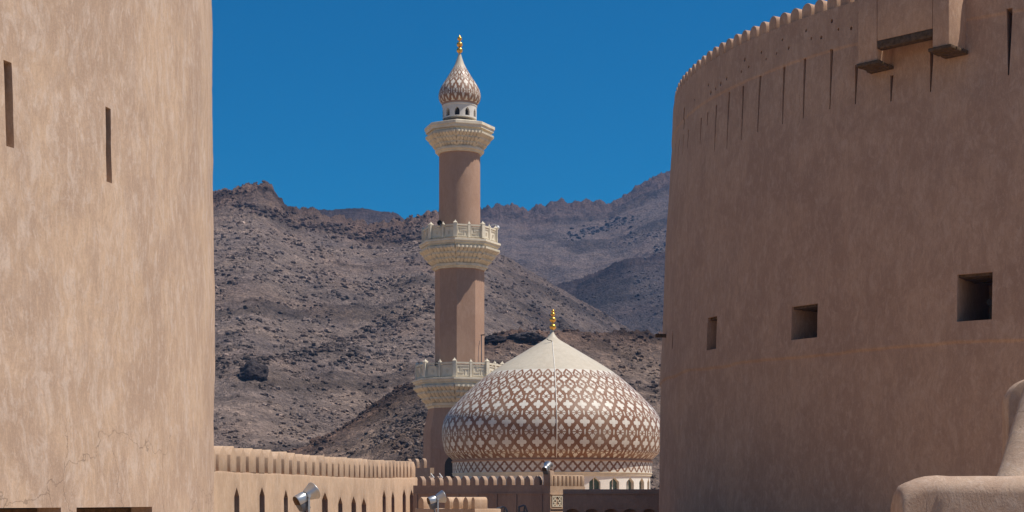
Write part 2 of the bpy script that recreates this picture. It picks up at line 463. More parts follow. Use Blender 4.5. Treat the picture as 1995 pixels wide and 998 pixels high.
def hill(px, Y):
    """height (above town ground) and rock colour at photo column px and distance Y"""
    x = (px - CX)/F*Y
    best = np.full(px.shape, -2.0); colr = np.zeros(px.shape + (3,)); colr[:] = (.2,.155,.135)
    big = fbm(x/90, Y/90, 4, 3)
    lum = np.zeros(px.shape)
    for L in LAYERS:
        t = smooth_table(L['t']); yc = np.interp(px, *np.array(L['yc'], float).T)
        fade = np.clip(np.abs(Y-yc)/120, 0, 1)                     # flutes do not run straight down: shift the table sideways with distance
        pw_ = px + fade*(26*fbm(x/55, Y/45, 3, L['seed']+2) + (yc-Y)*.06)
        tw = smooth_table(L['t'], 45)
        wf = np.exp(-((Y-yc)/(.10*yc))**2)
        cy = wf*np.interp(pw_, t[:,0], t[:,1], left=2200, right=2200) + (1-wf)*np.interp(pw_, tw[:,0], tw[:,1], left=2200, right=2200)
        zc = H + (HZ - cy)/F*yc
        tt = (Y - L['y0'])/(yc - L['y0'])
        front = -2 + (zc + 2)*np.clip(tt, 0, None)**L['e']
        d = np.clip(Y - yc, 0, None)
        z = np.where(Y < yc, front, zc - .55*d)
        z = np.where(tt < 0, -2 + 40*tt, z)
        k = np.clip(yc/600, .6, 2.0)
        near = np.exp(-((np.clip(tt,0,1.3)-1)/.10)**2)*(np.clip((960-px)/90,.18,1) if L['seed'] == 1 else 1.0)           # crags live near the crest
        z = z + near*k*(L['crag']*(ridged(x/(20*k), Y/(24*k), 5, L['seed'])-.45) + .6*L['crag']*(ridged(x/(5.5*k), Y/(7*k), 3, L['seed']+4)-.4))
        mid = np.clip(tt*2.2,0,1)*np.clip((1.0-tt)*3,0,1)
        z = z + mid*k*(3.2*big + L.get('gully',1.3)*(ridged(x/(34*k), Y/(34*k), 5, L['seed']+9)-.5)*(1 if 'gully' in L else 0) + 1.3*np.clip(ridged(x/38, Y/38, 5, L['seed']+9)-.5,0,1))
        # rock ribs and outcrops breaking through the scree
        oc = fbm(x/(48*k), Y/(30*k), 4, L['seed']+13)
        om = np.clip((oc-.16)/.16, 0, 1)
        z = z + om*k*1.5*(ridged(x/(9*k), Y/(9*k), 4, L['seed']+17)-.25)
        up = z > best
        cc = np.array(L['c'])*(1+.20*fbm(x/60, Y/80, 3, L['seed']+3))[...,None]
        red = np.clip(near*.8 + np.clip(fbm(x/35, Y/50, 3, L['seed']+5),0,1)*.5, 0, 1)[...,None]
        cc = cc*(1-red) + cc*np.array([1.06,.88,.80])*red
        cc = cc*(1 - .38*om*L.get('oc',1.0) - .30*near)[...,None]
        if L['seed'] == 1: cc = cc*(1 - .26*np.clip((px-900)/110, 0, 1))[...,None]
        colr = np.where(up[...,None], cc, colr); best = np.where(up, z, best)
    best = best + .22*fbm(x/1.3, Y/1.7, 2, 8)*np.clip(Y/300,.7,2) + .34*fbm(x/6, Y/8, 4, 5) + .16*ridged(x/2.2, Y/3, 3, 15)*np.clip(Y/300,.6,2)
    return best, colr
def smooth_table(t, half=4):
    t = np.array(t, float); xs_ = np.arange(t[0,0], t[-1,0]+1, 2.0)
    y_ = np.interp(xs_, t[:,0], t[:,1]); kk = np.exp(-np.linspace(-2,2,2*half+1)**2); kk /= kk.sum()
    y2 = np.convolve(np.pad(y_, half, 'edge'), kk, 'valid')
    return np.stack([xs_, y2], 1)

NPX, NY = 760, 860
pxs = np.linspace(330, 1390, NPX)
s = np.linspace(0, 1, NY)
Ys = 168*np.exp(s*math.log(1750/168))
PXg, Yg = np.meshgrid(pxs, Ys)
Zg, Cg = hill(PXg, Yg)
Xg = (PXg - CX)/F*Yg
co = np.stack([Xg, Yg, Zg], -1).reshape(-1, 3)
idx = np.arange(NPX*NY).reshape(NY, NPX)
quads = np.stack([idx[:-1,:-1], idx[:-1,1:], idx[1:,1:], idx[1:,:-1]], -1).reshape(-1, 4)

def np_mesh(name, co, faces, colors, mat, smooth=True):
    me = bpy.data.meshes.new(name)
    k = faces.shape[1]
    me.vertices.add(len(co)); me.vertices.foreach_set('co', co.astype(np.float32).ravel())
    me.loops.add(faces.size); me.loops.foreach_set('vertex_index', faces.astype(np.int32).ravel())
    me.polygons.add(len(faces)); me.polygons.foreach_set('loop_start', np.arange(0, faces.size, k, dtype=np.int32))
    me.update(calc_edges=True)
    a = me.color_attributes.new('rock', 'FLOAT_COLOR', 'POINT')
    cc = np.concatenate([colors.reshape(-1,3), np.ones((len(co),1))], 1).astype(np.float32)
    a.data.foreach_set('color', cc.ravel())
    me.polygons.foreach_set('use_smooth', np.full(len(faces), smooth))
    me.materials.append(mat); me.validate()
    o = bpy.data.objects.new(name, me); col.objects.link(o); ORIG[o.name] = Vector((0,0,0))
    return o
tag(np_mesh('hills', co, quads, Cg, M_ROCK), kind='structure')

# loose rocks lying on the slopes: nobody could count them
def ico(sub=1):
    bm = bmesh.new(); bmesh.ops.create_icosphere(bm, subdivisions=sub, radius=1.0)
    v = np.array([x.co[:] for x in bm.verts]); f = np.array([[q.index for q in x.verts] for x in bm.faces]); bm.free()
    return v, f
iv, iff = ico(1)
NR = 75000
rpx = rng.uniform(400, 1310, NR); rY = 175*np.exp(rng.random(NR)**.8*math.log(900/175))
cl = fbm(rpx/60, np.log(rY)*9, 3, 77)
keep = cl + rng.normal(0,.25,NR) > -.05
rpx, rY = rpx[keep], rY[keep]; NR = len(rpx)
rz, rc = hill(rpx, rY)
size = (.10 + .62*rng.random(NR)**7)*np.clip(rY/280, .8, 1.5)
allv = []; allc = []
for k in range(NR):
    sc = size[k]*rng.uniform(.6,1.3,3); sc[2] *= .75
    a = rng.uniform(0, 6.28); ca, sa = math.cos(a), math.sin(a)
    w = iv*(1+rng.uniform(-.28,.28,(len(iv),1)))*sc
    w = np.stack([w[:,0]*ca-w[:,1]*sa, w[:,0]*sa+w[:,1]*ca, w[:,2]], -1)
    allv.append(w + np.array([(rpx[k]-CX)/F*rY[k], rY[k], rz[k]+size[k]*.15]))
    allc.append(np.tile(rc[k]*(.8 + 1.0*rng.random()**1.6), (len(iv),1)))
rf = (iff[None] + (np.arange(NR)*len(iv))[:,None,None]).reshape(-1,3)
tag(np_mesh('scattered_rocks', np.concatenate(allv), rf, np.concatenate(allc), M_ROCK, False),
    'loose brown rocks strewn over the lower hill slopes', 'rocks', kind='stuff')

ROWS = HZ - F*(Zg - H)/Yg
def locate(px, py):
    """first point of the slope that shows at this photo column and row"""
    c = int(np.clip(round((px - pxs[0])/(pxs[1]-pxs[0])), 0, NPX-1))
    hit_ = ROWS[:,c] < py
    k = int(np.argmax(hit_)) if hit_.any() else int(np.argmin(ROWS[:,c]))
    return px, Ys[k], Zg[k,c], Cg[k,c]
def rock_band(name, label, line, spread, n, smin, smax, tint):
    line = np.array(line, float); av = []; ac = []
    L_ = np.r_[0, np.cumsum(np.hypot(*np.diff(line, axis=0).T))]
    for k in range(n):
        t = rng.random()*L_[-1]; px = np.interp(t, L_, line[:,0]); py = np.interp(t, L_, line[:,1])
        px, Y, z, c = locate(px + rng.normal(0, spread*.7), py + rng.normal(0, spread*.5))
        sz = (smin + (smax-smin)*rng.random()**3)/F*Y*.5
        sc = sz*rng.uniform(.6,1.4,3); sc[2] *= .8; a = rng.uniform(0, 6.28); ca, sa = math.cos(a), math.sin(a)
        w = iv2*(1+rng.uniform(-.2,.2,(len(iv2),1)))*sc
        w = np.stack([w[:,0]*ca-w[:,1]*sa, w[:,0]*sa+w[:,1]*ca, w[:,2]], -1)
        av.append(w + np.array([(px-CX)/F*Y, Y, z+sz*.1])); ac.append(np.tile(np.array(tint)*rng.uniform(.7,1.5), (len(iv2),1)))
    ff = (if2[None] + (np.arange(n)*len(iv2))[:,None,None]).reshape(-1,3)
    tag(np_mesh(name, np.concatenate(av), ff, np.concatenate(ac), M_ROCK, False), label, 'rocks', kind='stuff')
iv2, if2 = ico(2)
rock_band('rock_band', 'broken dark rock band rising across the middle of the left slope', [(418,712),(520,704),(600,690),(680,664),(760,632),(850,596)], 9, 420, 3, 13, (.11,.085,.075))
rock_band('rock_band', 'small cluster of dark rocks just under the rock band left of the minaret', [(640,712),(700,698),(760,690)], 9, 120, 3, 12, (.10,.08,.072))
rock_band('rock_band', 'line of dark stones along the diagonal gully left of the minaret foot', [(610,868),(700,815),(790,754),(845,728)], 4, 220, 3, 9, (.10,.075,.066))
rock_band('rock_band', 'heap of pale and brown rubble beside the minaret foot', [(720,860),(790,830),(835,800),(800,880),(830,890)], 16, 420, 3, 12, (.17,.135,.12))
rock_band('rock_band', 'reddish rocks in the cliff below the left skyline', [(470,400),(545,425),(600,440),(680,455),(760,462),(850,470)], 13, 420, 3, 13, (.115,.082,.072))
rock_band('rock_band', 'dark rock ledges in a band high on the right mountain', [(1100,462),(1150,452),(1175,447),(1205,434),(1245,430)], 11, 170, 2, 10, (.06,.054,.056))
rock_band('rock_band', 'pale rocky outcrops on the right mountain near the big tower', [(1180,480),(1260,460),(1300,450),(1240,560),(1290,565)], 12, 200, 2, 8, (.14,.12,.12))

bv, bf = ico(4)
def boulder(px, py, Yr, sx, sy, sz, label, dark, seed):
    _, Yc, z, _c = locate(px, py)
    d = np.array([mnoise.fractal(Vector(p)*1.3+Vector((seed,0,0)), .9, 2.1, 5) for p in bv])
    w = bv*(1+.34*d)[:,None]*np.array([sx,sy,sz])*Yc/F
    w = w + np.array([(px-CX)/F*Yc, Yc, z + sz*.25*Yc/F])
    o = np_mesh('boulder', w, bf, np.tile(np.array(dark), (len(bv),1)), M_ROCK, False)
    tag(o, label, 'boulder')
boulder(492, 735, None, 27, 30, 24, 'large dark boulder alone on the lower slope just right of the pale tower', (.07,.058,.058), 1.0)
boulder(1023, 664, None, 34, 34, 11, 'long low dark rock outcrop on the slope left of the dome finial', (.07,.06,.062), 4.0)
boulder(962, 668, None, 24, 24, 9, 'low dark rock mound on the slope directly right of the minaret shaft', (.075,.062,.062), 9.0)

# ---------------------------------------------------------------- round tower helper
class Tower:
    def __init__(s, psi, d, rtab):
        s.c = Vector((d*math.sin(psi), d*math.cos(psi))); s.rz, s.rr = zip(*sorted(rtab))
    def R(s, z): return float(np.interp(z, s.rz, s.rr))
    def hit(s, px, py, z=None, out=0.0):
        """world point where the photo ray meets the wall; returns point and azimuth"""
        u = (px-CX)/F; w = (HZ-py)/F
        Y = s.c.y*.7
        for _ in range(30):
            zz = H + w*Y if z is None else z
            r = s.R(zz)+out
            a = u*u+1; b = -(u*s.c.x+s.c.y); cc = s.c.length_squared - r*r
            disc = b*b - a*cc
            Y = (-b - math.sqrt(max(disc, 0)))/a
        zz = H + w*Y if z is None else z
        p = Vector((u*Y, Y, zz))
        th = math.atan2(p.x - s.c.x, -(p.y - s.c.y))
        return p, th
    def pt(s, th, r, z): return Vector((s.c.x + r*math.sin(th), s.c.y - r*math.cos(th), z))
    def frame(s, th, z):
        """local x = right along the wall, y = into the wall, z up; origin on the axis"""
        return Matrix.Translation((s.c.x, s.c.y, z)) @ Matrix.Rotation(th, 4, 'Z')

def make_tower_shell(T, zs, a0, a1, n, disp, top_in=None):
    """thick wall: outer surface with displacement, flat roof, floor"""
    m = MB(); rings = []
    for z in zs:
        ring = []
        for i in range(n):
            th = a0 + (a1-a0)*i/n
            ring.append(T.pt(th, T.R(z) + disp(th, z), z))
        rings.append(ring)
    m.loft(rings, True, True)
    return m

def wob(th, z, k, seed, R=20):
    p = Vector((math.sin(th)*R*k, math.cos(th)*R*k, z*k + seed))
    return mnoise.fractal(p, 1.0, 2.0, 3)

def arch_outline(w, h, point=.35, n=12, head=None):
    """merlon outline with a rounded, slightly pointed head"""
    pts = [(-w/2, 0), (w/2, 0)]
    hd = head if head is not None else w*(.48+point*.25)
    for k in range(n+1):
        x = math.cos(math.pi*k/n)
        pts.append((x*w/2, h - hd + hd*(max(0, 1-abs(x)**(2-.6*point)))**(.5+.25*point)))
    return pts

# ---------------------------------------------------------------- left tower (pale, sunlit)
phiL = math.atan(.5); TL, RL = 32.0, 16.0
psiL = math.atan((414-CX)/F) - phiL; dL = math.hypot(TL, RL)
def rtab(silh, psi, d, T, side):
    out = []
    for px, py in silh:
        th = math.atan((px-CX)/F)
        Y = T*math.cos(th)
        out.append((H + (HZ-py)/F*Y, d*math.sin(abs(psi-th))))
    return out
tabL = rtab([(409.5,-160),(411,0),(413,150),(414.5,300),(415.3,420),(416.5,560),(418,760),(420,998),(424,1100)], psiL, dL, TL, -1)
tl = Tower(psiL, dL, tabL)
left = empty('fort_tower', (tl.c.x, tl.c.y, 0), 'pale sunlit round mud plaster tower filling the left edge with two dark slits', 'tower')
zsL = [0, 6, 10.45] + list(np.arange(10.8, 27.0, .30)) + [27.2]
lw = make_tower_shell(tl, zsL, 0, 2*math.pi, 420, lambda th, z: .05*wob(th, z, .25, 3.3) + .018*wob(th, z, 1.3, 8.1)).build('tower_wall', M_LEFT, left, 40)
cut = MB()
for (px0, px1, px2, px3, y0, y1) in ((5, 18, 11, 28, 120, 287), (203, 216, 203.5, 216.5, 210, 356)):
    p, th = tl.hit((px0+px1)/2, y0); q, th2 = tl.hit((px2+px3)/2, y1)
    w = .17
    M1 = tl.frame(th, 0); M2 = tl.frame(th2, 0)
    r1 = tl.R(p.z)
    vv = []
    for M, z in ((M2, q.z), (M1, p.z)):
        for xx, rr in ((-w/2, .4), (w/2, .4), (w/2, -1.6), (-w/2, -1.6)):
            vv.append(M @ Vector((xx, -(r1+rr), z)))
    cut.add(vv, [(0,3,2,1),(4,5,6,7),(0,1,5,4),(1,2,6,5),(2,3,7,6),(3,0,4,7)])
for (pa, pb, yt) in ((-60, 118, 989), (148, 299, 987.5)):
    p, th = tl.hit(pa, yt); q, th2 = tl.hit(pb, yt)
    tm = (th+th2)/2; w = (p-q).length; zt = q.z
    cut.box((-w/2, -(tl.R(zt)+.5), 10.405), (w/2, -(tl.R(zt)-1.1), zt), tl.frame(tm, 0))
boolean_cut(lw, cut)
for (pa, pb, yt) in ((-60, 118, 989), (148, 299, 987.5)):
    p, th = tl.hit(pa, yt); q, th2 = tl.hit(pb, yt); tm = (th+th2)/2; w = (p-q).length; zt = q.z
    d = MB(); d.box((-w/2+.02, -(tl.R(zt)-.45), 10.41), (w/2-.02, -(tl.R(zt)-.52), zt-.02), tl.frame(tm, 0))
    d.build('door', M_WOOD, left)

# ---------------------------------------------------------------- right tower (shaded)
phiR = math.atan(.288); TR = 69.0
psiR = math.atan((1299-CX)/F) + phiR; dR = TR/math.cos(phiR)
tabR = rtab([(1316,150),(1315,190),(1310,300),(1304,400),(1299,500),(1293,640),(1288,750),(1285.5,880),(1284,998),(1278,1300),(1270,1600)], psiR, dR, TR, 1)
tr = Tower(psiR, dR, tabR)
right = empty('fort_tower', (tr.c.x, tr.c.y, 0), 'huge shaded brown round fort tower on the right with square gun windows', 'tower')
ZRING = H + (HZ-750)/F*TR*.995
ZLEDGE = H + (HZ-281)/F*TR*.995
ZM = H + (HZ-190)/F*TR*.995 - .56       # merlon foot
ZROOF = ZM
def dispR(th, z):
    d = .05*wob(th, z, .22, 1.7) + .012*wob(th, z, 1.1, 5.1)
    zr = ZRING + .10*wob(th, 0, .30, 21.0) + .04*wob(th, 0, 1.2, 31.0)
    d += .05/(1+math.exp(min(40, -(z-zr)/.010)))
    zl = ZLEDGE + .04*wob(th, 0, .3, 41.0)
    d += .03/(1+math.exp(min(40, -(z-zl)/.012)))
    return d
zsR = [0, 5, 10] + list(np.arange(10.6, ZRING-.3, .5)) + list(np.arange(ZRING-.26, ZRING+.27, .035)) + list(np.arange(ZRING+.4, ZLEDGE-.2, .5)) + list(np.arange(ZLEDGE-.14, ZLEDGE+.15, .035)) + list(np.arange(ZLEDGE+.3, ZM-.1, .4)) + [ZM]
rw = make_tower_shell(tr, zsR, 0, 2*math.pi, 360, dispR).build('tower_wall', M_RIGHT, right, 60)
cut = MB()
slits = [(1623,97,212),(1571.5,115,230),(1531,131,241),(1484,148.5,256),(1451.5,168,272),(1424,180,288),(1400,205,293),(1382.6,219,244),(1369.5,230,279),(1345,253,288),(1334.5,262,301),(1325,272,315),(1317.5,280,318),
         (1670.5,127,203),(1738.5,147,198),(1815.5,100,179),(1967.5,17,147),(2040,5,130),(2110,-5,120)]
def taper_cut(T, px, y0, y1, wt, wb, depth=.9):
    p, th = T.hit(px, y0)
    q, _ = T.hit(px, y1)
    M1 = T.frame(th, 0); vv = []
    for z, w in ((q.z, wb), (p.z, wt)):
        r = T.R(z)
        for xx, rr in ((-w/2, .3), (w/2, .3), (w/2, -depth), (-w/2, -depth)):
            vv.append(M1 @ Vector((xx, -(r+rr), z)))
    cut.add(vv, [(0,3,2,1),(4,5,6,7),(0,1,5,4),(1,2,6,5),(2,3,7,6),(3,0,4,7)])
for i, (px, y0, y1) in enumerate(slits):
    taper_cut(tr, px, y0, y1, .20 if px > 1900 else .13, .045)
taper_cut(tr, 1336, 210, 250, .22, .16, .5)
taper_cut(tr, 1313.6, 645, 679, .14, .14, .5)
for (x, y) in ((1127,18),(1093,75),(945,120),(980,165),(1050,160),(803,172),(833,215),(887,210),(672,222),(708,268),(640,298),(582,328),(556,290),(466,330),(487,370),(449,397),(368,435),(335,463),(308,490),(268,470),(282,513),(190,553)):
    p, th = tr.hit(1290+x/2.83, y/2.83)
    r = tr.R(p.z); a = random.uniform(.035, .065)
    ring = [[tr.frame(th, p.z) @ Vector((a*math.cos(t*math.pi/4), -(r+k), 1.5*a*math.sin(t*math.pi/4))) for t in range(8)] for k in (.3, -.35)]
    cut.loft(ring)
WINS = [(1380.5,1399,618,681), (1543,1593,595,660), (1866,1934,533,625)]
winfo = []
for (xa, xb, ya, yb) in WINS:
    p, th = tr.hit(xa, (ya+yb)/2); q, th2 = tr.hit(xb, (ya+yb)/2)
    tm = (th+th2)/2; w = (q-p).length; mid, _ = tr.hit((xa+xb)/2, ya); z1 = mid.z; mid, _ = tr.hit((xa+xb)/2, yb); z0 = mid.z
    r = tr.R((z0+z1)/2); winfo.append((tm, w, z0, z1, r))
    cut.box((-w/2, -(r+.6), z0), (w/2, -(r-3.2), z1), tr.frame(tm, 0))
boolean_cut(rw, cut)
sharpen(rw.data, 50)

# merlons of the right tower: the hundred facing the camera, the rest as one run
RMT = tr.R(ZM+.3)
NM = int(round(2*math.pi*RMT/.60)); step = 2*math.pi/NM
mer = MB(); mer.prism(arch_outline(.46, .56, .2, 14, .24), -.24, .24)
m0 = None
ctr = R_(-50)
for k in range(96):
    th = ctr + (k-44)*step
    p = tr.pt(th, RMT-.23, ZM-.015)
    if m0 is None:
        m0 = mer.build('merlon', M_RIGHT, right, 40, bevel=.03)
        # local mesh is centred on world origin: undo the parent offset once
        for v in m0.data.vertices: v.co += ORIG[right.name]
        m0.location = p - ORIG[right.name]; m0.rotation_euler = (0,0,th)
    else:
        dup(m0, p, th + random.uniform(-.02,.02), right, (random.uniform(.95,1.03), 1, random.uniform(.95,1.04)))
rest = MB()
for k in range(96, NM):
    th = ctr + (k-44)*step
    rest.prism(arch_outline(.46, .56, .2, 6, .24), -.24, .24, Matrix.Translation(tr.pt(th, RMT-.23, ZM-.015)) @ Matrix.Rotation(th, 4, 'Z'))
tag(rest.build('merlon_run', M_RIGHT, right), kind='stuff')

# cannons in the gun windows, lintels of palm wood
for i, (tm, w, z0, z1, r) in enumerate(winfo):
    l = MB()
    for k in range(4):
        yy = -(r-.10) + k*.42
        l.box((-w/2+.004, yy, z1-.09-.01*(k % 2)), (w/2-.004, yy+.38, z1-.004), tr.frame(tm, 0))
    l.build('window_lintel', M_WOOD, right)
    cn = empty('cannon', tuple(tr.frame(tm, 0) @ Vector((w*.22, -(r-1.1), z0))),
               ['black cannon muzzle in the narrow leftmost gun window', 'black cannon muzzle in the middle gun window of the shaded tower', 'black cannon muzzle in the largest, rightmost gun window'][i], 'cannon', 'cannons in the tower windows')
    zz = z0 + .42*(z1-z0)
    rings = []
    s_ = min(1.0, w/1.3)*.9 + .1
    for rr, yy in ((.10,-(r-.62)),(.115,-(r-.62)),(.13,-(r-.66)),(.105,-(r-.72)),(.12,-(r-1.3)),(.15,-(r-2.15))):
        rings.append([tr.frame(tm, 0) @ Vector((w*.24 + rr*s_*math.cos(t*math.pi/8), yy, zz + rr*s_*math.sin(t*math.pi/8))) for t in range(16)])
    b_ = MB(); b_.loft(rings); b_.build('barrel', M_IRON, cn)
    b_ = MB()
    b_.box((w*.24-.14*s_, -(r-1.15), z0+.002), (w*.24+.14*s_, -(r-2.1), zz-.1*s_), tr.frame(tm, 0))
    b_.build('carriage', M_WOOD, cn)

# projecting bay over the gate: piers, panel, beam, planks
pm, thm = tr.hit(1762, 85)
OUT = 1.05
FB = tr.frame(thm, 0); FBi = FB.inverted()
def on_front(px, py, out=OUT):
    """photo ray against the bay's front plane -> local x, z"""
    r = tr.R(27.3)
    o = FBi @ Vector((0,0,H)); d = (FBi.to_3x3() @ Vector(((px-CX)/F, 1, (HZ-py)/F)))
    t = (-(r+out) - o.y)/d.y
    q = o + d*t
    return q.x, q.z
rB = tr.R(27.3)
xl, zl_ = on_front(1671, 128); xl2, _ = on_front(1708, 120); xr1, _ = on_front(1816, 80); xr, zr_ = on_front(1849, 84)
zb = (zl_+zr_)/2
_, zlin0 = on_front(1760, 84); _, zlin1 = on_front(1760, 68)
ZT = 30.1
bay = MB(); bay.box((xl2+.002, -(rB+OUT-.02), zlin1), (xr1-.002, -(rB+OUT-.40), ZT), FB)
bayo = bay.build('machicolation', M_RIGHT, right, bevel=.03)
for (a, b) in ((xl, xl2), (xr1, xr)):
    q = MB(); q.box((a, -(rB+OUT), zb), (b, -(rB-.5), ZT), FB); q.build('pier', M_RIGHT, bayo, bevel=.05)
    q = MB()
    for k in range(4):
        y0 = -(rB+OUT+.06) + k*.38
        q.box((a-.07+random.uniform(-.05,.05), y0, zb-.12+random.uniform(-.02,.02)), (b+.10+random.uniform(-.05,.06), y0+.35, zb-.003), FB)
    q.build('plank', M_WOOD, bayo, bevel=.02)
q = MB(); q.box((xl2+.004, -(rB+OUT-.015), zlin0), (xr1-.004, -(rB+OUT-.36), zlin1-.003), FB); q.build('lintel_beam', M_WOOD, bayo, bevel=.03)

# wooden spout sticking out of the left silhouette
p, th = tr.hit(1300, 668)
z = H + (HZ-666)/F*68.5
sp = MB(); sp.box((-.09, -(tr.R(z)+.50), -.075), (.09, -(tr.R(z)-.4), .075), tr.frame(R_(-88), z)); sp.build('water_spout', M_WOOD, right, bevel=.02)

# ---------------------------------------------------------------- left parapet wall (sunlit, swept)
PT = [(372,62.9,2.36,1.19),(420,66.8,2.36,1.20),(520,73.75,2.36,1.22),(600,80.9,2.36,1.24),(700,90.2,2.36,1.22),(760,96,2.39,1.30),(812,100.5,2.46,1.40)]
PTa = np.array(PT)
def para(px):
    Y = float(np.interp(px, PTa[:,0], PTa[:,1])); zt = float(np.interp(px, PTa[:,0], PTa[:,2])); zb_ = float(np.interp(px, PTa[:,0], PTa[:,3]))
    return Vector((X(px, Y), Y)), H+zt, H+zb_
def para_dir(px):
    a, b = para(px-12)[0], para(px+12)[0]
    return (b-a).normalized()
pw = empty('parapet_wall', (para(600)[0].x, para(600)[0].y, 0), 'sunlit orange plaster rampart with close set merlons and pointed slits behind the left tower', 'wall')
m = MB(); rings = []
pxl = list(np.linspace(378, 812, 90))
for px in pxl:
    p, zt, zb_ = para(px); d = para_dir(px); n = Vector((d.y, -d.x))
    if px > 800: d = para_dir(799); n = Vector((d.y, -d.x))
    w0 = .03*mnoise.fractal(Vector((p.x, p.y, 3))*.5, 1, 2, 3)
    zb_ += .03*mnoise.fractal(Vector((p.x, p.y, 9))*.8, 1, 2, 2)
    a = p + n*(.05+w0); b = p - n*1.3
    a2 = p + n*(.16+w0)
    rings.append([(a2.x, a2.y, 0), (a.x, a.y, zb_-.1), (a.x-n.x*.04, a.y-n.y*.04, zb_), (b.x, b.y, zb_), (b.x, b.y, 0)])
m.loft(rings, True, True)
pwo = m.build('wall_body', M_PARA, pw, 50)
cut = MB()
SL = [(458.8,949.6,10,.2),(508.8,949,10,.2),(554,954,8,.2),(593,957,9,.2),(630.6,959,11,.2),(661,967.6,8,.2),(686.6,967,8.5,.2),(706.7,970,8.5,.2),(746.6,955,6,.2),(763.4,957,6,.2),(785.5,953,6,.2),(799.6,954,6.5,.2)]
for (px, yt, wpx, _) in SL:
    p, _, _ = para(px); d = para_dir(px); n = Vector((d.y, -d.x)); Y = p.y
    a, b = para(px-wpx/2)[0], para(px+wpx/2)[0]; w = (b-a).length
    zt = Z(yt, Y); hs = w*.9 if px < 740 else w*.9
    hs = .42
    ang = math.atan2(d.y, d.x)
    cut.prism([(-w/2, zt-2.6), (w/2, zt-2.6), (w/2, zt-hs), (0, zt), (-w/2, zt-hs)], -.6, .8, Matrix.Translation((p.x, p.y, 0)) @ Matrix.Rotation(ang, 4, 'Z'))
boolean_cut(pwo, cut)
SLOT = [400+v/4.337 for v in (10,103,195,278,357,437,514,587,653,718,788,848,912,973,1025,1075,1127,1172,1216,1260,1303,1345,1383,1417,1452,1490,1525,1558,1590,1617,1645,1675,1705,1735,1778)]
mer = MB(); mer.prism([(x, z) for x, z in arch_outline(1.0, 1.0, 1.2, 14, .36)], -.02, 1.0)
pm0 = None
for a, b in zip(SLOT[:-1], SLOT[1:]):
    px = (a+b)/2; p, zt, zb_ = para(px); d = para_dir(px); ang = math.atan2(d.y, d.x)
    w = (para(b)[0] - para(a)[0]).length*random.uniform(.60,.75)
    loc = Vector((p.x, p.y, zb_-.02)); sc = (w, .95, (zt-zb_+.02)*random.uniform(.965,1.02))
    if pm0 is None:
        pm0 = mer.build('merlon', M_PARA, pw, 45, bevel=.035)
        for v in pm0.data.vertices: v.co += ORIG[pw.name]
        pm0.location = loc - ORIG[pw.name]; pm0.rotation_euler = (0,0,ang); pm0.scale = sc
    else: dup(pm0, loc, ang + random.uniform(-.045,.045), pw, sc)

# ---------------------------------------------------------------- minaret
MY = 125.0; MK = MY/F; mx = X(895.5, MY)
A0 = R_(-4.6)
mn = empty('minaret', (mx, MY, 0), 'tall brown mosque minaret with two cream balconies and a tiled bulb top', 'minaret')
MC = (mx, MY)
def zy(y, r=0): return Z(y, MY - r*MK)
def octa(prof, a0=A0, n=8, front=False):
    q = MB(); q.lathe([(r*MK, zy(y, r if front else 0)) for r, y in prof], MC, n, a0); return q
octa([(74,1260),(73,1000),(71,842),(61,793)]).build('shaft_base', M_MIN, mn, 20)
octa([(48.3,786),(48.3,516)]).build('shaft_octagonal', M_MIN, mn, 20)
octa([(40.3,512),(40,288)], 0, 48).build('shaft_upper', M_MIN, mn)
# arched doorway on the base, and a narrow service panel
def radial(th, r, z): return Matrix.Translation((mx + r*math.sin(th), MY - r*math.cos(th), z)) @ Matrix.Rotation(th, 4, 'Z')
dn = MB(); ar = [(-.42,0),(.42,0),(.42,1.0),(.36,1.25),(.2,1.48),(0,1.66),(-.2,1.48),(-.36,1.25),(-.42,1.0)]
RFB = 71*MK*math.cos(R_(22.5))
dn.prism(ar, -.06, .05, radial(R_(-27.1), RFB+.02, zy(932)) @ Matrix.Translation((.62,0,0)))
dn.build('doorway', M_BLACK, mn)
dn = MB()
for a_, b_ in (((-.4,0),(-.36,1.9)),((.36,0),(.4,1.9)),((-.4,1.86),(.4,1.9))):
    dn.box((a_[0],-.03,a_[1]),(b_[0],.05,b_[1]), radial(R_(-27.1), RFB+.01, zy(922)) @ Matrix.Translation((-.62,0,0)))
dn.build('panel_trim', M_MIN, mn)

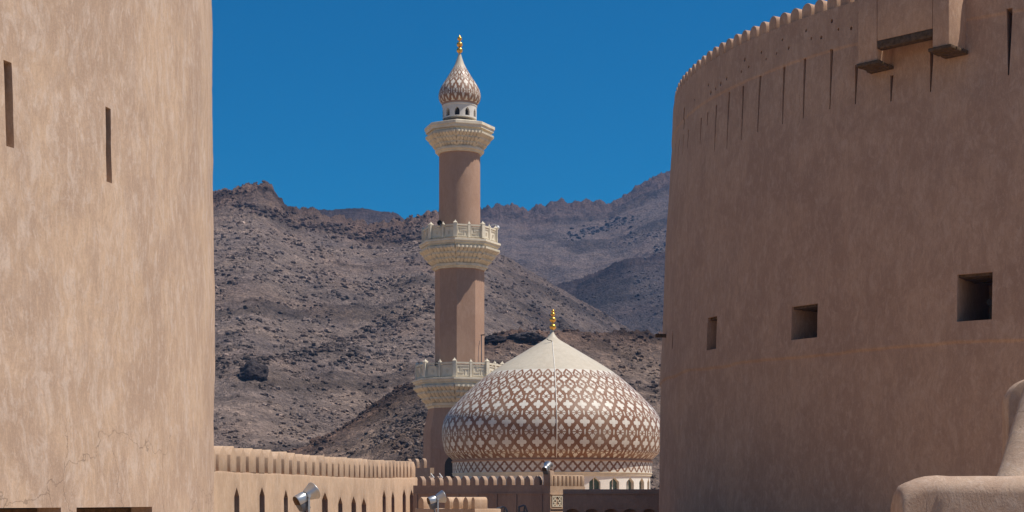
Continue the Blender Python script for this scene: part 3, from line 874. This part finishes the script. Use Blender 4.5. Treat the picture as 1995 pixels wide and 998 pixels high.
def corbel(ytop, rows, prof, petals, round_bottom=False):
    q = octa([(max(r-3, 20) if 785 > y > 0 and r > 54 and False else r, y) for r, y in prof], front=True)
    # rows of hanging leaf shapes on the flare
    for (ya, yb, ra, rb, n) in rows:
        for f in range(8):
            aL = A0 + f*math.pi/4; aR = aL + math.pi/4; am = (aL+aR)/2
            ca = math.cos(math.pi/8)
            rm = (ra+rb)/2
            side = 2*rm*math.sin(math.pi/8)*MK
            for k in range(n):
                xx = -side/2 + side*(k+.5)/n
                w = side/n*.55; hh = (yb-ya)*MK
                zt, zb_ = zy(ya, ra), zy(yb, ra)
                ro, ri = ra*ca*MK, rb*ca*MK
                # leaf: wide rounded top that leans out, narrowing towards the foot
                vv = [(-w,ri-.02,zt),(w,ri-.02,zt),(w*.95,ro+.08,zt-.06*hh),(-w*.95,ro+.08,zt-.06*hh),
                      (-w*.8,ro+.06,zt-.42*hh),(w*.8,ro+.06,zt-.42*hh),(0,ro+.13,zt-.34*hh),(0,ri+.03,zb_-.06*hh),(-w*.8,ri-.06,zb_),(w*.8,ri-.06,zb_),(0,ro+.11,zt-.04*hh)]
                ff = [(0,1,2,10,3),(3,10,6,4),(10,2,5,6),(4,6,7,8),(6,5,9,7),(0,3,4,8),(1,9,5,2),(8,7,9),(0,8,9,1)]
                M = Matrix.Translation((mx, MY, 0)) @ Matrix.Rotation(am, 4, 'Z')
                q.add([(xx+a_, -b_, c_) for a_, b_, c_ in vv], ff, M)
    return q
def balcony(y0, ytop_mold, rows, prof, RR, yr0, yr1, name='balcony'):
    o = corbel(y0, rows, prof, True).build(name, M_CORB, mn, 20)
    mold = MB(); mold.lathe([(r*MK, zy(y, r)) for r, y in ytop_mold], MC, 8, A0); mold.build('cornice_moulding', M_CREAM, o, 20)
    zf, zt = zy(yr1, RR), zy(yr0, RR)
    h = zt-zf
    pts = []
    for f in range(8):
        a = A0 + f*math.pi/4; b = a + math.pi/4
        va = Vector((mx+RR*MK*math.sin(a), MY-RR*MK*math.cos(a))); vb = Vector((mx+RR*MK*math.sin(b), MY-RR*MK*math.cos(b)))
        pts += [(va, True, a), ((va+vb)/2, False, a+math.pi/8)]
    for i, (p, big, a) in enumerate(pts):
        w = .15 if big else .10
        q = MB(); M = Matrix.Translation((p.x, p.y, zf)) @ Matrix.Rotation(a, 4, 'Z')
        hp = h*(1.05 if big else 1.0)
        q.box((-w,-w,0),(w,w,hp), M)
        q.add([(-w*1.15,-w*1.15,hp),(w*1.15,-w*1.15,hp),(w*1.15,w*1.15,hp),(-w*1.15,w*1.15,hp),(-w*.35,-w*.35,hp+.14),(w*.35,-w*.35,hp+.14),(w*.35,w*.35,hp+.14),(-w*.35,w*.35,hp+.14),(0,0,hp+.26)],
              [(0,3,2,1),(0,1,5,4),(1,2,6,5),(2,3,7,6),(3,0,4,7),(4,5,8),(5,6,8),(6,7,8),(7,4,8)], M)
        q.build('railing_post', M_CREAM, o, 20)
        p2 = pts[(i+1) % 16][0]
        L = (p2-p).length; ang = math.atan2(p2.y-p.y, p2.x-p.x)
        M = Matrix.Translation(((p.x+p2.x)/2, (p.y+p2.y)/2, zf)) @ Matrix.Rotation(ang, 4, 'Z')
        e = L/2-.12
        q = MB()
        q.box((-e,-.03,.02),(e,.03,h*.80), M)                       # fretted slab
        q.box((-e,-.09,h*.86),(e,.09,h*.97), M)                     # hand rail
        q.box((-e,-.07,0.0),(e,.07,.018), M)
        q.box((-e*.9,-.025,h*.80),(-e*.9+.06,.025,h*.86), M); q.box((e*.9-.06,-.025,h*.80),(e*.9,.025,h*.86), M)
        t = .035
        def bar(x0,z0,x1,z1): q.box((x0*e,-.075,z0*h),(x1*e,-.032,z1*h), M)
        bar(-.92,.06,.92,.11); bar(-.92,.70,.92,.75); bar(-.92,.112,-.84,.698); bar(.84,.112,.92,.698)
        if i % 4 in (0,1):
            bar(-.10,.50,.83,.56); bar(-.83,.26,.10,.32); bar(-.10,.322,-.02,.498); bar(.04,.322,.10,.42); 
            bar(.30,.14,.38,.44); bar(-.38,.38,-.30,.66)
        else:
            bar(-.18,.46,.18,.50); bar(-.18,.30,.18,.34); bar(-.18,.342,-.11,.458); bar(.11,.342,.18,.458)
        q.build('railing_panel', M_CREAM, o, 20)
    return o
mid = balcony(462, [(52,475),(74,475),(75,471.5),(78,471),(78.5,467),(80.5,466.5),(80.5,462.5),(52,462.2)],
        [(476,488,77.5,70,7),(487.5,499,69.5,62,6),(498.5,509,61.5,54,6)],
        [(49,521),(51.5,520.5),(52,517),(55.5,516),(56,511),(53.5,510.5),(52.5,508),(54,500),(62,488),(70,478),(76,476),(74,475.2)], 70.5, 435, 461.5)
low = balcony(735, [(55,747),(87,747),(88,743),(91,742.5),(91.5,738.5),(94,738),(94,734.5),(55,734)],
        [(748,760,90,82,7),(759.5,772,81.5,74,7),(771.5,783,73.5,66,6)],
        [(59,794),(63,793.5),(63.5,789.5),(67,789),(67.5,784),(65,783.5),(64,781),(66,772),(74,760),(82,751),(88,749),(87,747.2)], 83.5, 704, 733.8)
top = corbel(232, [(251,262,65.5,59,7),(261.5,272.5,58.5,52,6),(272,282,51.5,46,6)],
        [(46,282),(45,280),(46,273),(53,262),(59,254),(64,251),(62,249),(62,246),(66,245),(66.5,238),(68.5,237),(68.5,233),(30,232.5)], True).build('top_cornice', M_CORB, mn, 20)
q = MB(); q.lathe([(r*MK, zy(y, 45)) for r, y in ((40.5,292.5),(43.5,292),(44,289),(47.5,288),(48,284.5),(46,284),(46,282.3),(40.5,282.2))], MC, 48); q.build('neck_ring', M_CREAM, top)
q = MB(); q.lathe([(r*MK, zy(y, r)) for r, y in ((60,245.5),(63,245),(66.6,244.5),(67,238.5),(69,238),(69,232.6),(40,231.8))], MC, 8, A0); q.build('cornice_moulding', M_CREAM, top, 20)
# lantern with arched openings
lan = MB(); lan.lathe([(r*MK, zy(y)) for r, y in ((33,234),(33,210),(34,209.5),(34,207),(33,206.5),(33,201))], MC, 60)
lo = lan.build('lantern', M_GREYW, mn)
cut = MB(); wa = [(-.20,0),(.20,0),(.20,.36),(.15,.50),(0,.66),(-.15,.50),(-.20,.36)]
for k in range(10):
    th = R_(-6.5 + 36*k)
    cut.prism(wa, -.3, .55, radial(th, 33*MK, zy(231.5)))
boolean_cut(lo, cut)
for k in range(10):
    th = R_(-6.5 + 36*k)
    q = MB(); q.prism([(x*.96, z*.985) for x, z in wa], 0, .03, radial(th, 33*MK-.3, zy(231.5))); q.build('window', M_BLACK, lo)

def tiled_lathe(name, prof, qs, N, center, mat, parent, n=144, rotu=0.0):
    """revolved surface with UV: u columns around, v tile rows"""
    me = bpy.data.meshes.new(name); vv = []; ff = []; uvs = []
    off = ORIG[parent.name]
    for r, z in prof:
        for i in range(n+1):
            a = -math.pi/2*2 + 2*math.pi*i/n
            vv.append((center[0]+r*math.sin(a)-off.x, center[1]-r*math.cos(a)-off.y, z-off.z))
    for k in range(len(prof)-1):
        for i in range(n):
            ff.append((k*(n+1)+i, k*(n+1)+i+1, (k+1)*(n+1)+i+1, (k+1)*(n+1)+i))
            for kk, ii in ((k,i),(k,i+1),(k+1,i+1),(k+1,i)):
                uvs.append((N*ii/n + rotu, qs[kk]))
    me.from_pydata(vv, [], ff)
    l = me.uv_layers.new(name='UVMap')
    for i, t in enumerate(uvs): l.data[i].uv = t
    me.polygons.foreach_set('use_smooth', [True]*len(me.polygons))
    me.materials.append(mat)
    o = bpy.data.objects.new(name, me); o.parent = parent; col.objects.link(o); ORIG[o.name] = off
    return o
def smooth_prof(tab, n=60):
    """tab of (r,y) -> dense smooth curve (Catmull-Rom)"""
    pts = [Vector(p) for p in tab]; out = []
    pts = [pts[0]*2-pts[1]] + pts + [pts[-1]*2-pts[-2]]
    per = max(2, n//(len(tab)-1))
    for i in range(1, len(pts)-2):
        p0,p1,p2,p3 = pts[i-1:i+3]
        for k in range(per):
            t = k/per
            out.append(.5*((2*p1)+(p2-p0)*t+(2*p0-5*p1+4*p2-p3)*t*t+(-p0+3*p1-3*p2+p3)*t**3))
    out.append(pts[-2]); return [(max(.01,p.x), p.y) for p in out]
bp = smooth_prof([(33.5,204),(38,200),(40.8,193),(41,186),(39.3,178),(35.8,170),(31,162),(25,153),(19,143),(13.5,134),(9,125),(5.4,115),(3,107),(1.6,101)])
bq = [float(np.interp(-y, [-206,-167,-146,-131,-120,-95],[0,1,2,3,4,6])) for r, y in bp]
tiled_lathe('bulb_dome', [(r*MK, zy(y)) for r, y in bp], bq, 17, MC, M_BULB, mn, 96, .45)
q = MB(); q.lathe([(r*MK, zy(y)) for r, y in ((34.5,206.5),(34.8,203.5),(33,203.2))], MC, 60); q.build('bulb_rim', M_MIN, mn)
def finial(cx_, cy_, k, px, balls, ybase, ytip, parent, Y):
    q = MB(); c = (cx_, cy_)
    prof = [(1.6*k, Z(ybase,Y))]
    for (y, r) in balls:
        for t in range(9):
            a = math.pi*t/8
            prof.append((max(r*k*math.sin(a), 1.5*k), Z(y, Y) - r*k*math.cos(a)*.92))
    prof += [(1.0*k, Z(ytip+2,Y)), (.1*k, Z(ytip,Y))]
    q.lathe(prof, c, 20); return q.build('finial', M_GOLD, parent, 50)
finial(mx, MY, MK, 895, [(98.5,6.2),(87,6.0),(75.5,4.6)], 106, 68, mn, MY)

# loudspeakers and a lamp hung on the balconies
def speaker(px, py, Y, r, label, flipx=1, mat=None, yaw=0):
    c = P(px, py, Y)
    e = empty('loudspeaker', tuple(c), label, 'loudspeaker')
    M = Matrix.Translation(c) @ Matrix.Rotation(yaw, 4, 'Z')
    q = MB()
    rings = []
    for rr, yy in ((r*.8,.05),(r,-.02),(r*.97,-.10),(r*.5,.18),(r*.32,.30)):
        rings.append([M @ Vector((rr*math.cos(t*math.pi/10), yy, rr*math.sin(t*math.pi/10))) for t in range(20)])
    q.loft([rings[2],rings[1],rings[3],rings[4]], False, True); q.build('horn', mat or M_BLACK, e)
    q = MB(); q.sphere(M @ Vector((0,.02,0)), r*.28, 12, 8); q.build('driver', M_DARKB, e)
    q = MB(); q.box((-.03,.10,-r*1.6),(.03,.16,-r*.3), M); q.build('bracket', M_STEEL, e)
ry = 71*MK
speaker(857, 434.5, MY-1.2*ry*.75, .21, 'round black loudspeaker on the railing of the upper minaret balcony', yaw=R_(-20))
speaker(852.5, 710, MY-1.05*ry*.9, .21, 'round black loudspeaker on the railing of the lower minaret balcony', yaw=R_(-20))
e = empty('balcony_lamp', tuple(P(968, 443, MY)), 'small white lamp on an arm at the right end of the upper balcony', 'lamp')
q = MB(); q.sphere(P(970, 443.5, MY), .13, 14, 9, (1,1,1.2)); q.build('lamp_head', M_HORN, e)
q = MB(); q.tube([P(957, 439.5, MY), P(963, 438, MY), P(968.5, 439, MY)], .035, 8); q.build('arm', M_STEEL, e)
e = empty('antenna_mast', tuple(P(936, 702, MY-2.2)), 'thin antenna mast standing against the right edge of the octagonal shaft', 'antenna')
q = MB(); q.tube([P(938, 733, MY-2.2), P(938, 652, MY-2.2)], .035, 8); q.build('pole', M_DARKB, e)
q = MB(); q.tube([P(936.5, 653, MY-2.2), P(944, 652.5, MY-2.2)], .045, 8); q.build('cross_arm', M_BLACK, e)
q = MB(); q.tube([P(931, 733, MY-2.3), P(932.5, 676, MY-2.3), P(935, 664, MY-2.3)], .02, 6); q.build('cable', M_DARKB, e)

# ---------------------------------------------------------------- mosque dome
DY = 112.0; DK = DY/F; dx = X(1075.5, DY); DC = (dx, DY)
def dz(y): return Z(y, DY)
mq = empty('mosque', (dx, DY, 0), 'mosque hall carrying the large onion dome of brown and white lattice tiles', 'mosque')
ROOF = dz(957)
b = MB(); b.box((dx-8.6, DY-20, 0), (dx+13, DY+9, ROOF)); b.build('hall', M_PARA, mq)  # roof extended forward, unseen, to bounce warm light onto the drum
dp = smooth_prof([(192,898),(201,890),(207,884),(211,873),(213.6,859),(214.6,846),(213.6,832),(208,814),(195.5,796),(178.5,778),(160,760),(142,744),(118.6,726),(103,715.5),(91,708),(61,690),(31,672),(14.5,662),(7,654),(3,646),(1.8,640)], 140)
prof = [(r*DK, dz(y)) for r, y in dp]
rowy = []
for r, z in prof: rowy.append(HZ - F*(z-H)/(DY-r))
qv = [float(np.interp(-y, [-905,-897,-861,-820.6,-786.7,-758,-738,-719,-600],[-.2,0,1,2,3,4,5,6,10])) for y in rowy]
tiled_lathe('dome', prof, qv, 46, DC, M_DOME, mq, 276, .12)
finial(dx+.06, DY, DK, 1077, [(637,6.6),(623,6.4),(612.5,4.6),(606.5,3.4)], 647, 602, mq, DY)
# drum: rim, tile band, ledge, arcade of windows
q = MB(); q.lathe([(r*DK, dz(y)) for r, y in ((190,902.5),(195.5,902),(196,899.5),(194,899),(194,896.5),(150,896))], DC, 120); q.build('dome_rim', M_MIN, mq)
tiled_lathe('tile_band', [(193.8*DK, dz(922.5)), (193.8*DK, dz(902.2))], [-.5, .5], 66, DC, M_BAND, mq, 264, .2)
q = MB(); q.lathe([(r*DK, dz(y)) for r, y in ((185,929),(193,928.5),(194,924),(195,923.5),(195,922.6),(185,922.4))], DC, 120); q.build('drum_ledge', M_CREAM, mq)
dr = MB(); dr.lathe([(190.5*DK, ROOF-.2), (190.5*DK, dz(928.8))], DC, 168); dro = dr.build('drum', M_WHITE, mq)
cut = MB(); NW = 28
wa = [(-.43,-.4),(.43,-.4),(.43,.42),(.40,.50),(0,.80),(-.40,.50),(-.43,.42)]
def rad(th, r, z): return Matrix.Translation((dx + r*math.sin(th), DY - r*math.cos(th), z)) @ Matrix.Rotation(th, 4, 'Z')
WZ = dz(953.5)
WA = [R_(22.9 + 12.857*k) for k in range(NW)]
for th in WA: cut.prism(wa, -.4, .30, rad(th, 190.5*DK, WZ))
boolean_cut(dro, cut)
for th in WA:
    q = MB(); q.prism([(x*.97, z*.98) for x, z in wa], 0, .04, rad(th, 190.5*DK-.27, WZ)); w = q.build('window', M_GLASS, dro)
    q = MB()
    q.box((-.03,-.02,-.4),(.03,.03,.76), rad(th, 190.5*DK-.23, WZ))
    q.build('mullion', M_WHITE, w)
# lightning conductor down the front of the dome
th = math.asin((1078.5-1075.5)/200)
cp = [Vector((dx + (r+.03)*math.sin(th*min(1, .3+r/6)), DY - (r+.03)*math.cos(th), z)) for r, z in prof[::3] if z < dz(668)]
cp = [Vector((cp[0].x+.0, cp[0].y, dz(926)))] + cp
q = MB(); q.tube(cp, .03, 6); q.build('lightning_cable', M_CABLE, mq)
e = cp[-1]
q = MB(); q.tube([e, e + Vector((-.12,-.05,.08)), e + Vector((-.30,-.12,.10)), e+Vector((-.42,-.15,.20))], .03, 6); q.build('cable_clamp', M_BLACK, mq)

# ---------------------------------------------------------------- walls in the middle distance
def wall_pts(a, b): 
    d = (Vector(b)-Vector(a)); L = d.length; ang = math.atan2(d.y, d.x)
    return Matrix.Translation((a[0], a[1], 0)) @ Matrix.Rotation(ang, 4, 'Z'), L
def merlon_row(parent, M, xs, z, w, h, t, mat, pt=.6, y0=0.0):
    first = None
    ang = M.to_euler().z
    for xx in xs:
        p = M @ Vector((xx, 0, z))
        if first is None:
            q = MB(); q.prism(arch_outline(w, h, pt, 12), y0, y0+t)
            first = q.build('merlon', mat, parent, 40, bevel=.02)
            for v in first.data.vertices: v.co += ORIG[parent.name]
            first.location = p - ORIG[parent.name]; first.rotation_euler = (0,0,ang)
        else: dup(first, p, ang, parent, (random.uniform(.97,1.03),1,random.uniform(.97,1.02)))

# shaded wall with small merlons in front of the dome
a = (X(805, 88.8), 88.8); b = (X(1072, 85.2), 85.2)
mw = empty('parapet_wall', (a[0], a[1], 0), 'dark shaded wall with a row of small sunlit edged merlons in front of the dome', 'wall')
M, L = wall_pts(a, b)
zt = Z(945.5, 87)
q = MB(); q.box((0,0,0),(L,.5,zt), M); 
q.box((0,-.05,Z(963,87)),(L,-.002,Z(960.5,87)), M)
for fx in (.02,.33,.47,.61,.75,.93):
    q.box((L*fx,-.05,0),(L*fx+.12,-.002,Z(963,87)-.003), M)
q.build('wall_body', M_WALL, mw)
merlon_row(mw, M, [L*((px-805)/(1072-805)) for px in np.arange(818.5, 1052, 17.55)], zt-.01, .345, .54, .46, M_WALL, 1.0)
q = MB(); q.box((L*.955,-.04,zt-.02),(L+.02,.46,Z(917,85.5)), M); q.build('corner_pier', M_WALL, mw, bevel=.02)

# its sunlit return wall with slotted top and a carved frieze
a2 = (b[0]+.02, b[1]+.05); b2 = (X(1140, 87.4), 87.4)
rw2 = empty('slotted_wall', (a2[0], a2[1], 0), 'short sunlit wall with narrow slots and a carved panel in front of the dome drum', 'wall')
M2, L2 = wall_pts(a2, b2)
z2 = Z(947.5, 86.2); z2t = Z(926, 86.2)
q = MB(); q.box((0.0,0,0),(L2,.5,z2), M2); q.box((0,-.04,Z(964.5,86.2)),(L2,-.002,Z(962.5,86.2)), M2); q.box((0,-.05,Z(992,86.2)),(L2,-.002,Z(989.5,86.2)), M2)
q.build('wall_body', M_PARA, rw2)
npan = 12; 
for i in range(npan):
    x0 = L2*i/npan; x1 = L2*(i+1)/npan
    pass
q = MB()
xs = [L2*((px-1072)/(68)) for px in (1072.2,1078,1086.2,1094.5,1102,1109.7,1117.5,1124.5,1131.5,1139.5)]
first = None
for x0, x1 in zip(xs[:-1], xs[1:]):
    q = MB(); q.prism(arch_outline((x1-x0)*.74, z2t-z2+.02, .4, 10, .07), 0, .42, M2 @ Matrix.Translation(((x0+x1)/2, 0, z2-.01))); q.build('merlon', M_PARA, rw2, 40, bevel=.02)
q = MB(); random.seed(5)
zf0, zf1 = Z(987.5,86.2), Z(966.5,86.2); hf = zf1-zf0
x0 = .1
while x0 < L2-.9:
    for (a_, b_, c_, d_) in ((0,0,1,.08),(0,.92,1,1),(0,.085,.08,.915),(.92,.085,1,.915)):
        q.box((x0+a_*.85, -.045, zf0+b_*hf),(x0+c_*.85,-.002,zf0+d_*hf), M2)
    for k in range(4):
        for s_ in (1,-1):
            ang = R_(45*s_); cx2 = x0+.85*(.27+.46*(k % 2)); cz2 = zf0+hf*(.28+.44*(k//2))
            q.box((-.16,-.04,-.022),(.16,-.004 - (.003 if s_ > 0 else 0),.022), M2 @ Matrix.Translation((cx2,0,cz2)) @ Matrix.Rotation(ang, 4, 'Y'))
    x0 += .95
q.build('carved_frieze', M_CREAM, rw2)

# low dark wall in front of the drum windows, running behind the big tower
a3 = (X(1096.5, 79), 79); b3 = (X(1330, 78.2), 78.2)
lw3 = empty('boundary_wall', (a3[0], a3[1], 0), 'plain dark shaded wall between the dome drum and the big tower', 'wall')
M3, L3 = wall_pts(a3, b3)
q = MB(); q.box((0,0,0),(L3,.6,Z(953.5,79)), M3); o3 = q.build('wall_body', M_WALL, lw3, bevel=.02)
q = MB(); q.box((0.02,-.05,Z(963,79)),(L3,-.002,Z(961,79)), M3); q.build('ledge', M_WALL, lw3)
cut = MB()
for k in range(6):
    xx = .5 + k*.98
    cut.prism([(xx-.34,8.5),(xx+.34,8.5)] + [(xx+.34*math.cos(t*math.pi/10), Z(1000,79)+.22*math.sin(t*math.pi/10)) for t in range(11)], -.2, .35, M3)
boolean_cut(o3, cut)

# distant wall end left of the minaret
a4 = (X(790,118),118); b4 = (X(838,116),116)
w4 = empty('parapet_wall', (a4[0],a4[1],0), 'far bit of shaded wall with one merlon showing between rampart end and minaret', 'wall')
M4, L4 = wall_pts(a4, b4)
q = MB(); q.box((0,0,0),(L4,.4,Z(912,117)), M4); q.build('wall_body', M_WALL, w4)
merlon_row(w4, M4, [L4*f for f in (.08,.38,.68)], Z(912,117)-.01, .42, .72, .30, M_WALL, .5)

# nearer rounded parapet, bottom centre
a5 = (X(808,52),52); b5 = (X(925,49.5),49.5)
w5 = empty('rounded_parapet', (a5[0],a5[1],10.4), 'low rounded plaster parapet with four merlons right of the rampart end behind the second floodlight', 'wall')
M5, L5 = wall_pts(a5, b5)
q = MB(); q.box((0,0,10.4),(L5,1.1,Z(991,51)), M5); q.build('wall_body', M_PARA, w5, bevel=.03)
for (px, wpx) in ((820,17),(872,16),(889,18),(907,15),(921,10)):
    xx = L5*(px-808)/(117.0); w = wpx/F*51*1.05
    q = MB(); q.prism(arch_outline(w, (991-968)/F*51, .5, 12), .01, .40 if px < 915 else .55, M5 @ Matrix.Translation((xx,0,Z(991,51)-.01)))
    q.build('merlon', M_PARA, w5, 40, bevel=.02)

# ---------------------------------------------------------------- near stair parapets, lower right
def sweep(path, w, hgt, name, mat, parent, foot=None, round_=True, seg=10, endround=True):
    """rounded-top wall along a path of top-centre points"""
    q = MB(); rings = []
    pts = [Vector(p) for p in path]
    for i, p in enumerate(pts):
        d = pts[min(i+1,len(pts)-1)] - pts[max(i-1,0)]; d.z = 0; d.normalize(); n = Vector((d.y,-d.x,0))
        r = []
        k = 1.0
        zf = foot if foot is not None else p.z-hgt
        r.append(p + n*w - Vector((0,0,p.z-zf)))
        for t in range(seg+1):
            a = math.pi*t/seg
            j = .012*mnoise.fractal((p + Vector((a,0,0)))*3.0, 1, 2, 3)
            r.append(p + n*(w+j)*math.cos(a)*1.0 + Vector((0,0,-.75*w + (.75*w+j)*math.sin(a))))
        r.append(p - n*w - Vector((0,0,p.z-zf)))
        rings.append(r)
    q.loft(rings); return q.build(name, mat, parent, 50)
st = empty('stair_parapet', (X(1800,11),11,10.4), 'near rounded plaster stair parapet in the lower right corner, sunlit on top', 'parapet')
yn = 11.0
base = [P(1746, 966, yn), P(1748, 955, yn), P(1754, 946, yn), P(1766,938.5, yn), P(1782,931.5,yn), P(1800,927.5,yn)]
path = base + [P(x_, 927.5+.8*math.sin(x_*.03), yn-.0008*(x_-1800)) for x_ in range(1825, 2250, 25)]
sweep(path, .17, 1.0, 'wall_cap', M_COPE, st, 10.4)
path = [P(1962 + 56*t + 10*t*t, 932 - 165*t - 60*t*t, yn+.75+.5*t) for t in np.linspace(-.05, 1.9, 20)]
sweep(path, .115, 2.0, 'rising_cap', M_COPE, st, 10.4)
q = MB(); M6 = Matrix.Translation((X(2015,13.3),13.3,0)) @ Matrix.Rotation(R_(-8), 4, 'Z')
w = 100/F*13.3
q.prism([(x_, z_+10.4) for x_, z_ in arch_outline(w, Z(735,13.3)-10.4, .1, 16)], 0, .3, M6); q.build('end_post', M_COPE, st, 40, bevel=.03)

# ---------------------------------------------------------------- floodlights
def floodlight(px, py, Y, s_, yaw, pitch, label, zfoot, flip=1):
    c = P(px, py, Y)
    e = empty('floodlight', (c.x, c.y, zfoot), label, 'floodlight', 'floodlights on the walls')
    M = Matrix.Translation(c) @ Matrix.Rotation(yaw, 4, 'Z') @ Matrix.Rotation(-pitch, 4, 'Y') @ Matrix.Scale(s_, 4)
    # housing: x forward
    def sect(x0, w, zt, zb_):
        r = [(x0, w, zb_), (x0, w, zt)]
        r += [(x0, w*math.cos(t*math.pi/10), zt + w*.85*math.sin(t*math.pi/10)) for t in range(1,10)]
        r += [(x0, -w, zt), (x0, -w, zb_)]
        return r
    q = MB(); q.loft([sect(-.30,.17,.02,-.12), sect(0,.17,.02,-.12)], M=M); q.build('housing', M_STEEL, e, bevel=.008*s_)
    q = MB(); q.loft([sect(-.312,.158,.018,-.115), sect(-.303,.158,.018,-.115)], M=M); q.build('back_plate', M_WOOD, e)
    q = MB(); q.loft([sect(.004,.15,.01,-.11), sect(.036,.15,.01,-.11)], M=M); q.build('band', M_BLACK, e)
    def circ(x0, w, zo, hh): return [(x0, w*math.cos(t*math.pi/12), zo + (hh if math.sin(t*math.pi/12) > 0 else hh*.9)*math.sin(t*math.pi/12)) for t in range(24)]
    q = MB(); q.loft([circ(.04,.165,0,.155), circ(.10,.19,0,.18), circ(.34,.29,0,.27), circ(.36,.305,0,.285), circ(.375,.305,0,.285), circ(.372,.27,0,.25), circ(.12,.15,0,.15)], True, True, M=M); q.build('reflector_hood', M_STEEL, e)
    q = MB(); q.loft([circ(.30,.245,0,.225), circ(.306,.245,0,.225)], True, True, M=M); q.build('glass', M_GLASS, e)
    q = MB(); q.loft([[(-.28,-.13,-.36),(-.02,-.13,-.36),(-.02,.13,-.36),(-.28,.13,-.36)], [(-.30,-.165,-.124),(-.004,-.165,-.124),(-.004,.165,-.124),(-.30,.165,-.124)]], M=M); q.build('gear_box', M_DARKB, e, bevel=.01*s_)
    # yoke: upright flats at the pivot
    piv = M @ Vector((.05,0,0)); R2 = Matrix.Rotation(yaw, 4, 'Z')
    q = MB()
    for sgn in (-1, 1):
        q.box((-.028*s_, sgn*.20*s_-.012*s_, -.62*s_), (.028*s_, sgn*.20*s_+.012*s_, .05*s_), Matrix.Translation(piv) @ R2)
        q.tube([piv + R2 @ Vector((0, sgn*.17*s_, 0)), piv + R2 @ Vector((0, sgn*.235*s_, 0))], .05*s_, 12)
    q.box((-.03*s_, -.21*s_, -.66*s_), (.03*s_, .21*s_, -.622*s_), Matrix.Translation(piv) @ R2)
    q.build('yoke', M_STEEL, e)
    q = MB(); g0 = M @ Vector((-.16,0,-.36)); q.tube([g0, g0 + Vector((.02,0,-.22*s_)), Vector((piv.x+.03, piv.y-.05, piv.z-.75*s_)), Vector((piv.x+.04, piv.y-.05, max(zfoot, piv.z-2.5)))], .014, 6); q.build('power_cable', M_BLACK, e)
    if zfoot < piv.z - .7*s_:
        q = MB(); q.tube([(piv.x, piv.y, zfoot), (piv.x, piv.y, piv.z-.662*s_)], .045*s_, 12); q.build('pole', M_STEEL, e)
        q = MB(); q.tube([(piv.x, piv.y, zfoot), (piv.x, piv.y, zfoot+.03)], .12, 16); q.build('base_plate', M_STEEL, e)
floodlight(593, 968, 30, .66, R_(36), R_(27), 'large galvanised floodlight aimed up and right in front of the sunlit rampart', 10.4)
floodlight(848, 973, 44, .70, R_(22), R_(16), 'smaller galvanised floodlight low at the right end of the sunlit rampart', 10.4)
floodlight(1064, 911, 85.3, .88, R_(62), R_(24), 'small floodlight perched on the wall corner in front of the dome', Z(917,85.3)+.01)

# small metal brackets
def vbracket(px, py, Y, w, h, label, mat, group):
    c = P(px, py, Y)
    e = MB(); k = Y/F
    e.tube([P(px-w*.3, py+h, Y), P(px-w*.2, py, Y), P(px+w*.8, py+h*.95, Y-.08)], .022*Y/60, 6)
    e.tube([P(px-w*.27, py+h*.85, Y-.01), P(px+w*.55, py+h*.8, Y-.07)], .016*Y/60, 6)
    tag(e.build('wall_bracket', mat, None), label, 'bracket', group)
vbracket(841, 923, 88.0, 6, 8.5, 'white metal bracket on the merlons just left of the doorway arch of the minaret', M_HORN, 'brackets on the walls')
vbracket(857.5, 923, 87.8, 6, 8.5, 'white metal bracket on the merlons closest to the doorway arch of the minaret', M_HORN, 'brackets on the walls')
def frame_bracket(px, py, Y, w, label):
    e = MB(); r = .035
    e.tube([P(px-w, py+3, Y), P(px, py, Y), P(px+w*.35, py+1, Y), P(px+w*.9, py+16, Y), P(px+w, py+34, Y)], r, 8)
    e.tube([P(px-w, py+3, Y), P(px-w*1.02, py+36, Y+.3)], r, 8)
    e.tube([P(px-w*.7, py+13, Y+.05), P(px+w*.5, py+12, Y+.02)], r*.7, 8)
    e.tube([P(px+w*.2, py+2, Y), P(px-w*.1, py+34, Y+.35)], r*.8, 8)
    tag(e.build('metal_frame', M_DARKB, None), label, 'metal frame', 'bent metal frames')
frame_bracket(942, 985, 60, 14, 'bent grey metal frame beside the rounded parapet, leftmost of the three')
frame_bracket(980, 988, 60, 12, 'bent grey metal frame in the middle of three before the dark wall')
frame_bracket(1020, 985, 60, 9, 'pointed grey metal frame nearest the carved panel corner')

# ---------------------------------------------------------------- haze
if HAZE:
    hz = MB(); hz.box((-1500,-60,-3),(1500,1900,350))
    hm = bpy.data.materials.new('haze'); hm.use_nodes = True; nt = hm.node_tree; nt.nodes.clear()
    out = nt.nodes.new('ShaderNodeOutputMaterial'); pv = nt.nodes.new('ShaderNodeVolumePrincipled')
    pv.inputs['Color'].default_value = (.22,.50,1,1); pv.inputs['Density'].default_value = HAZE; pv.inputs['Anisotropy'].default_value = .2
    nt.links.new(pv.outputs[0], out.inputs['Volume'])
    tag(hz.build('haze', hm, None), 'thin bluish haze in the air before the far hills', 'haze', kind='stuff')
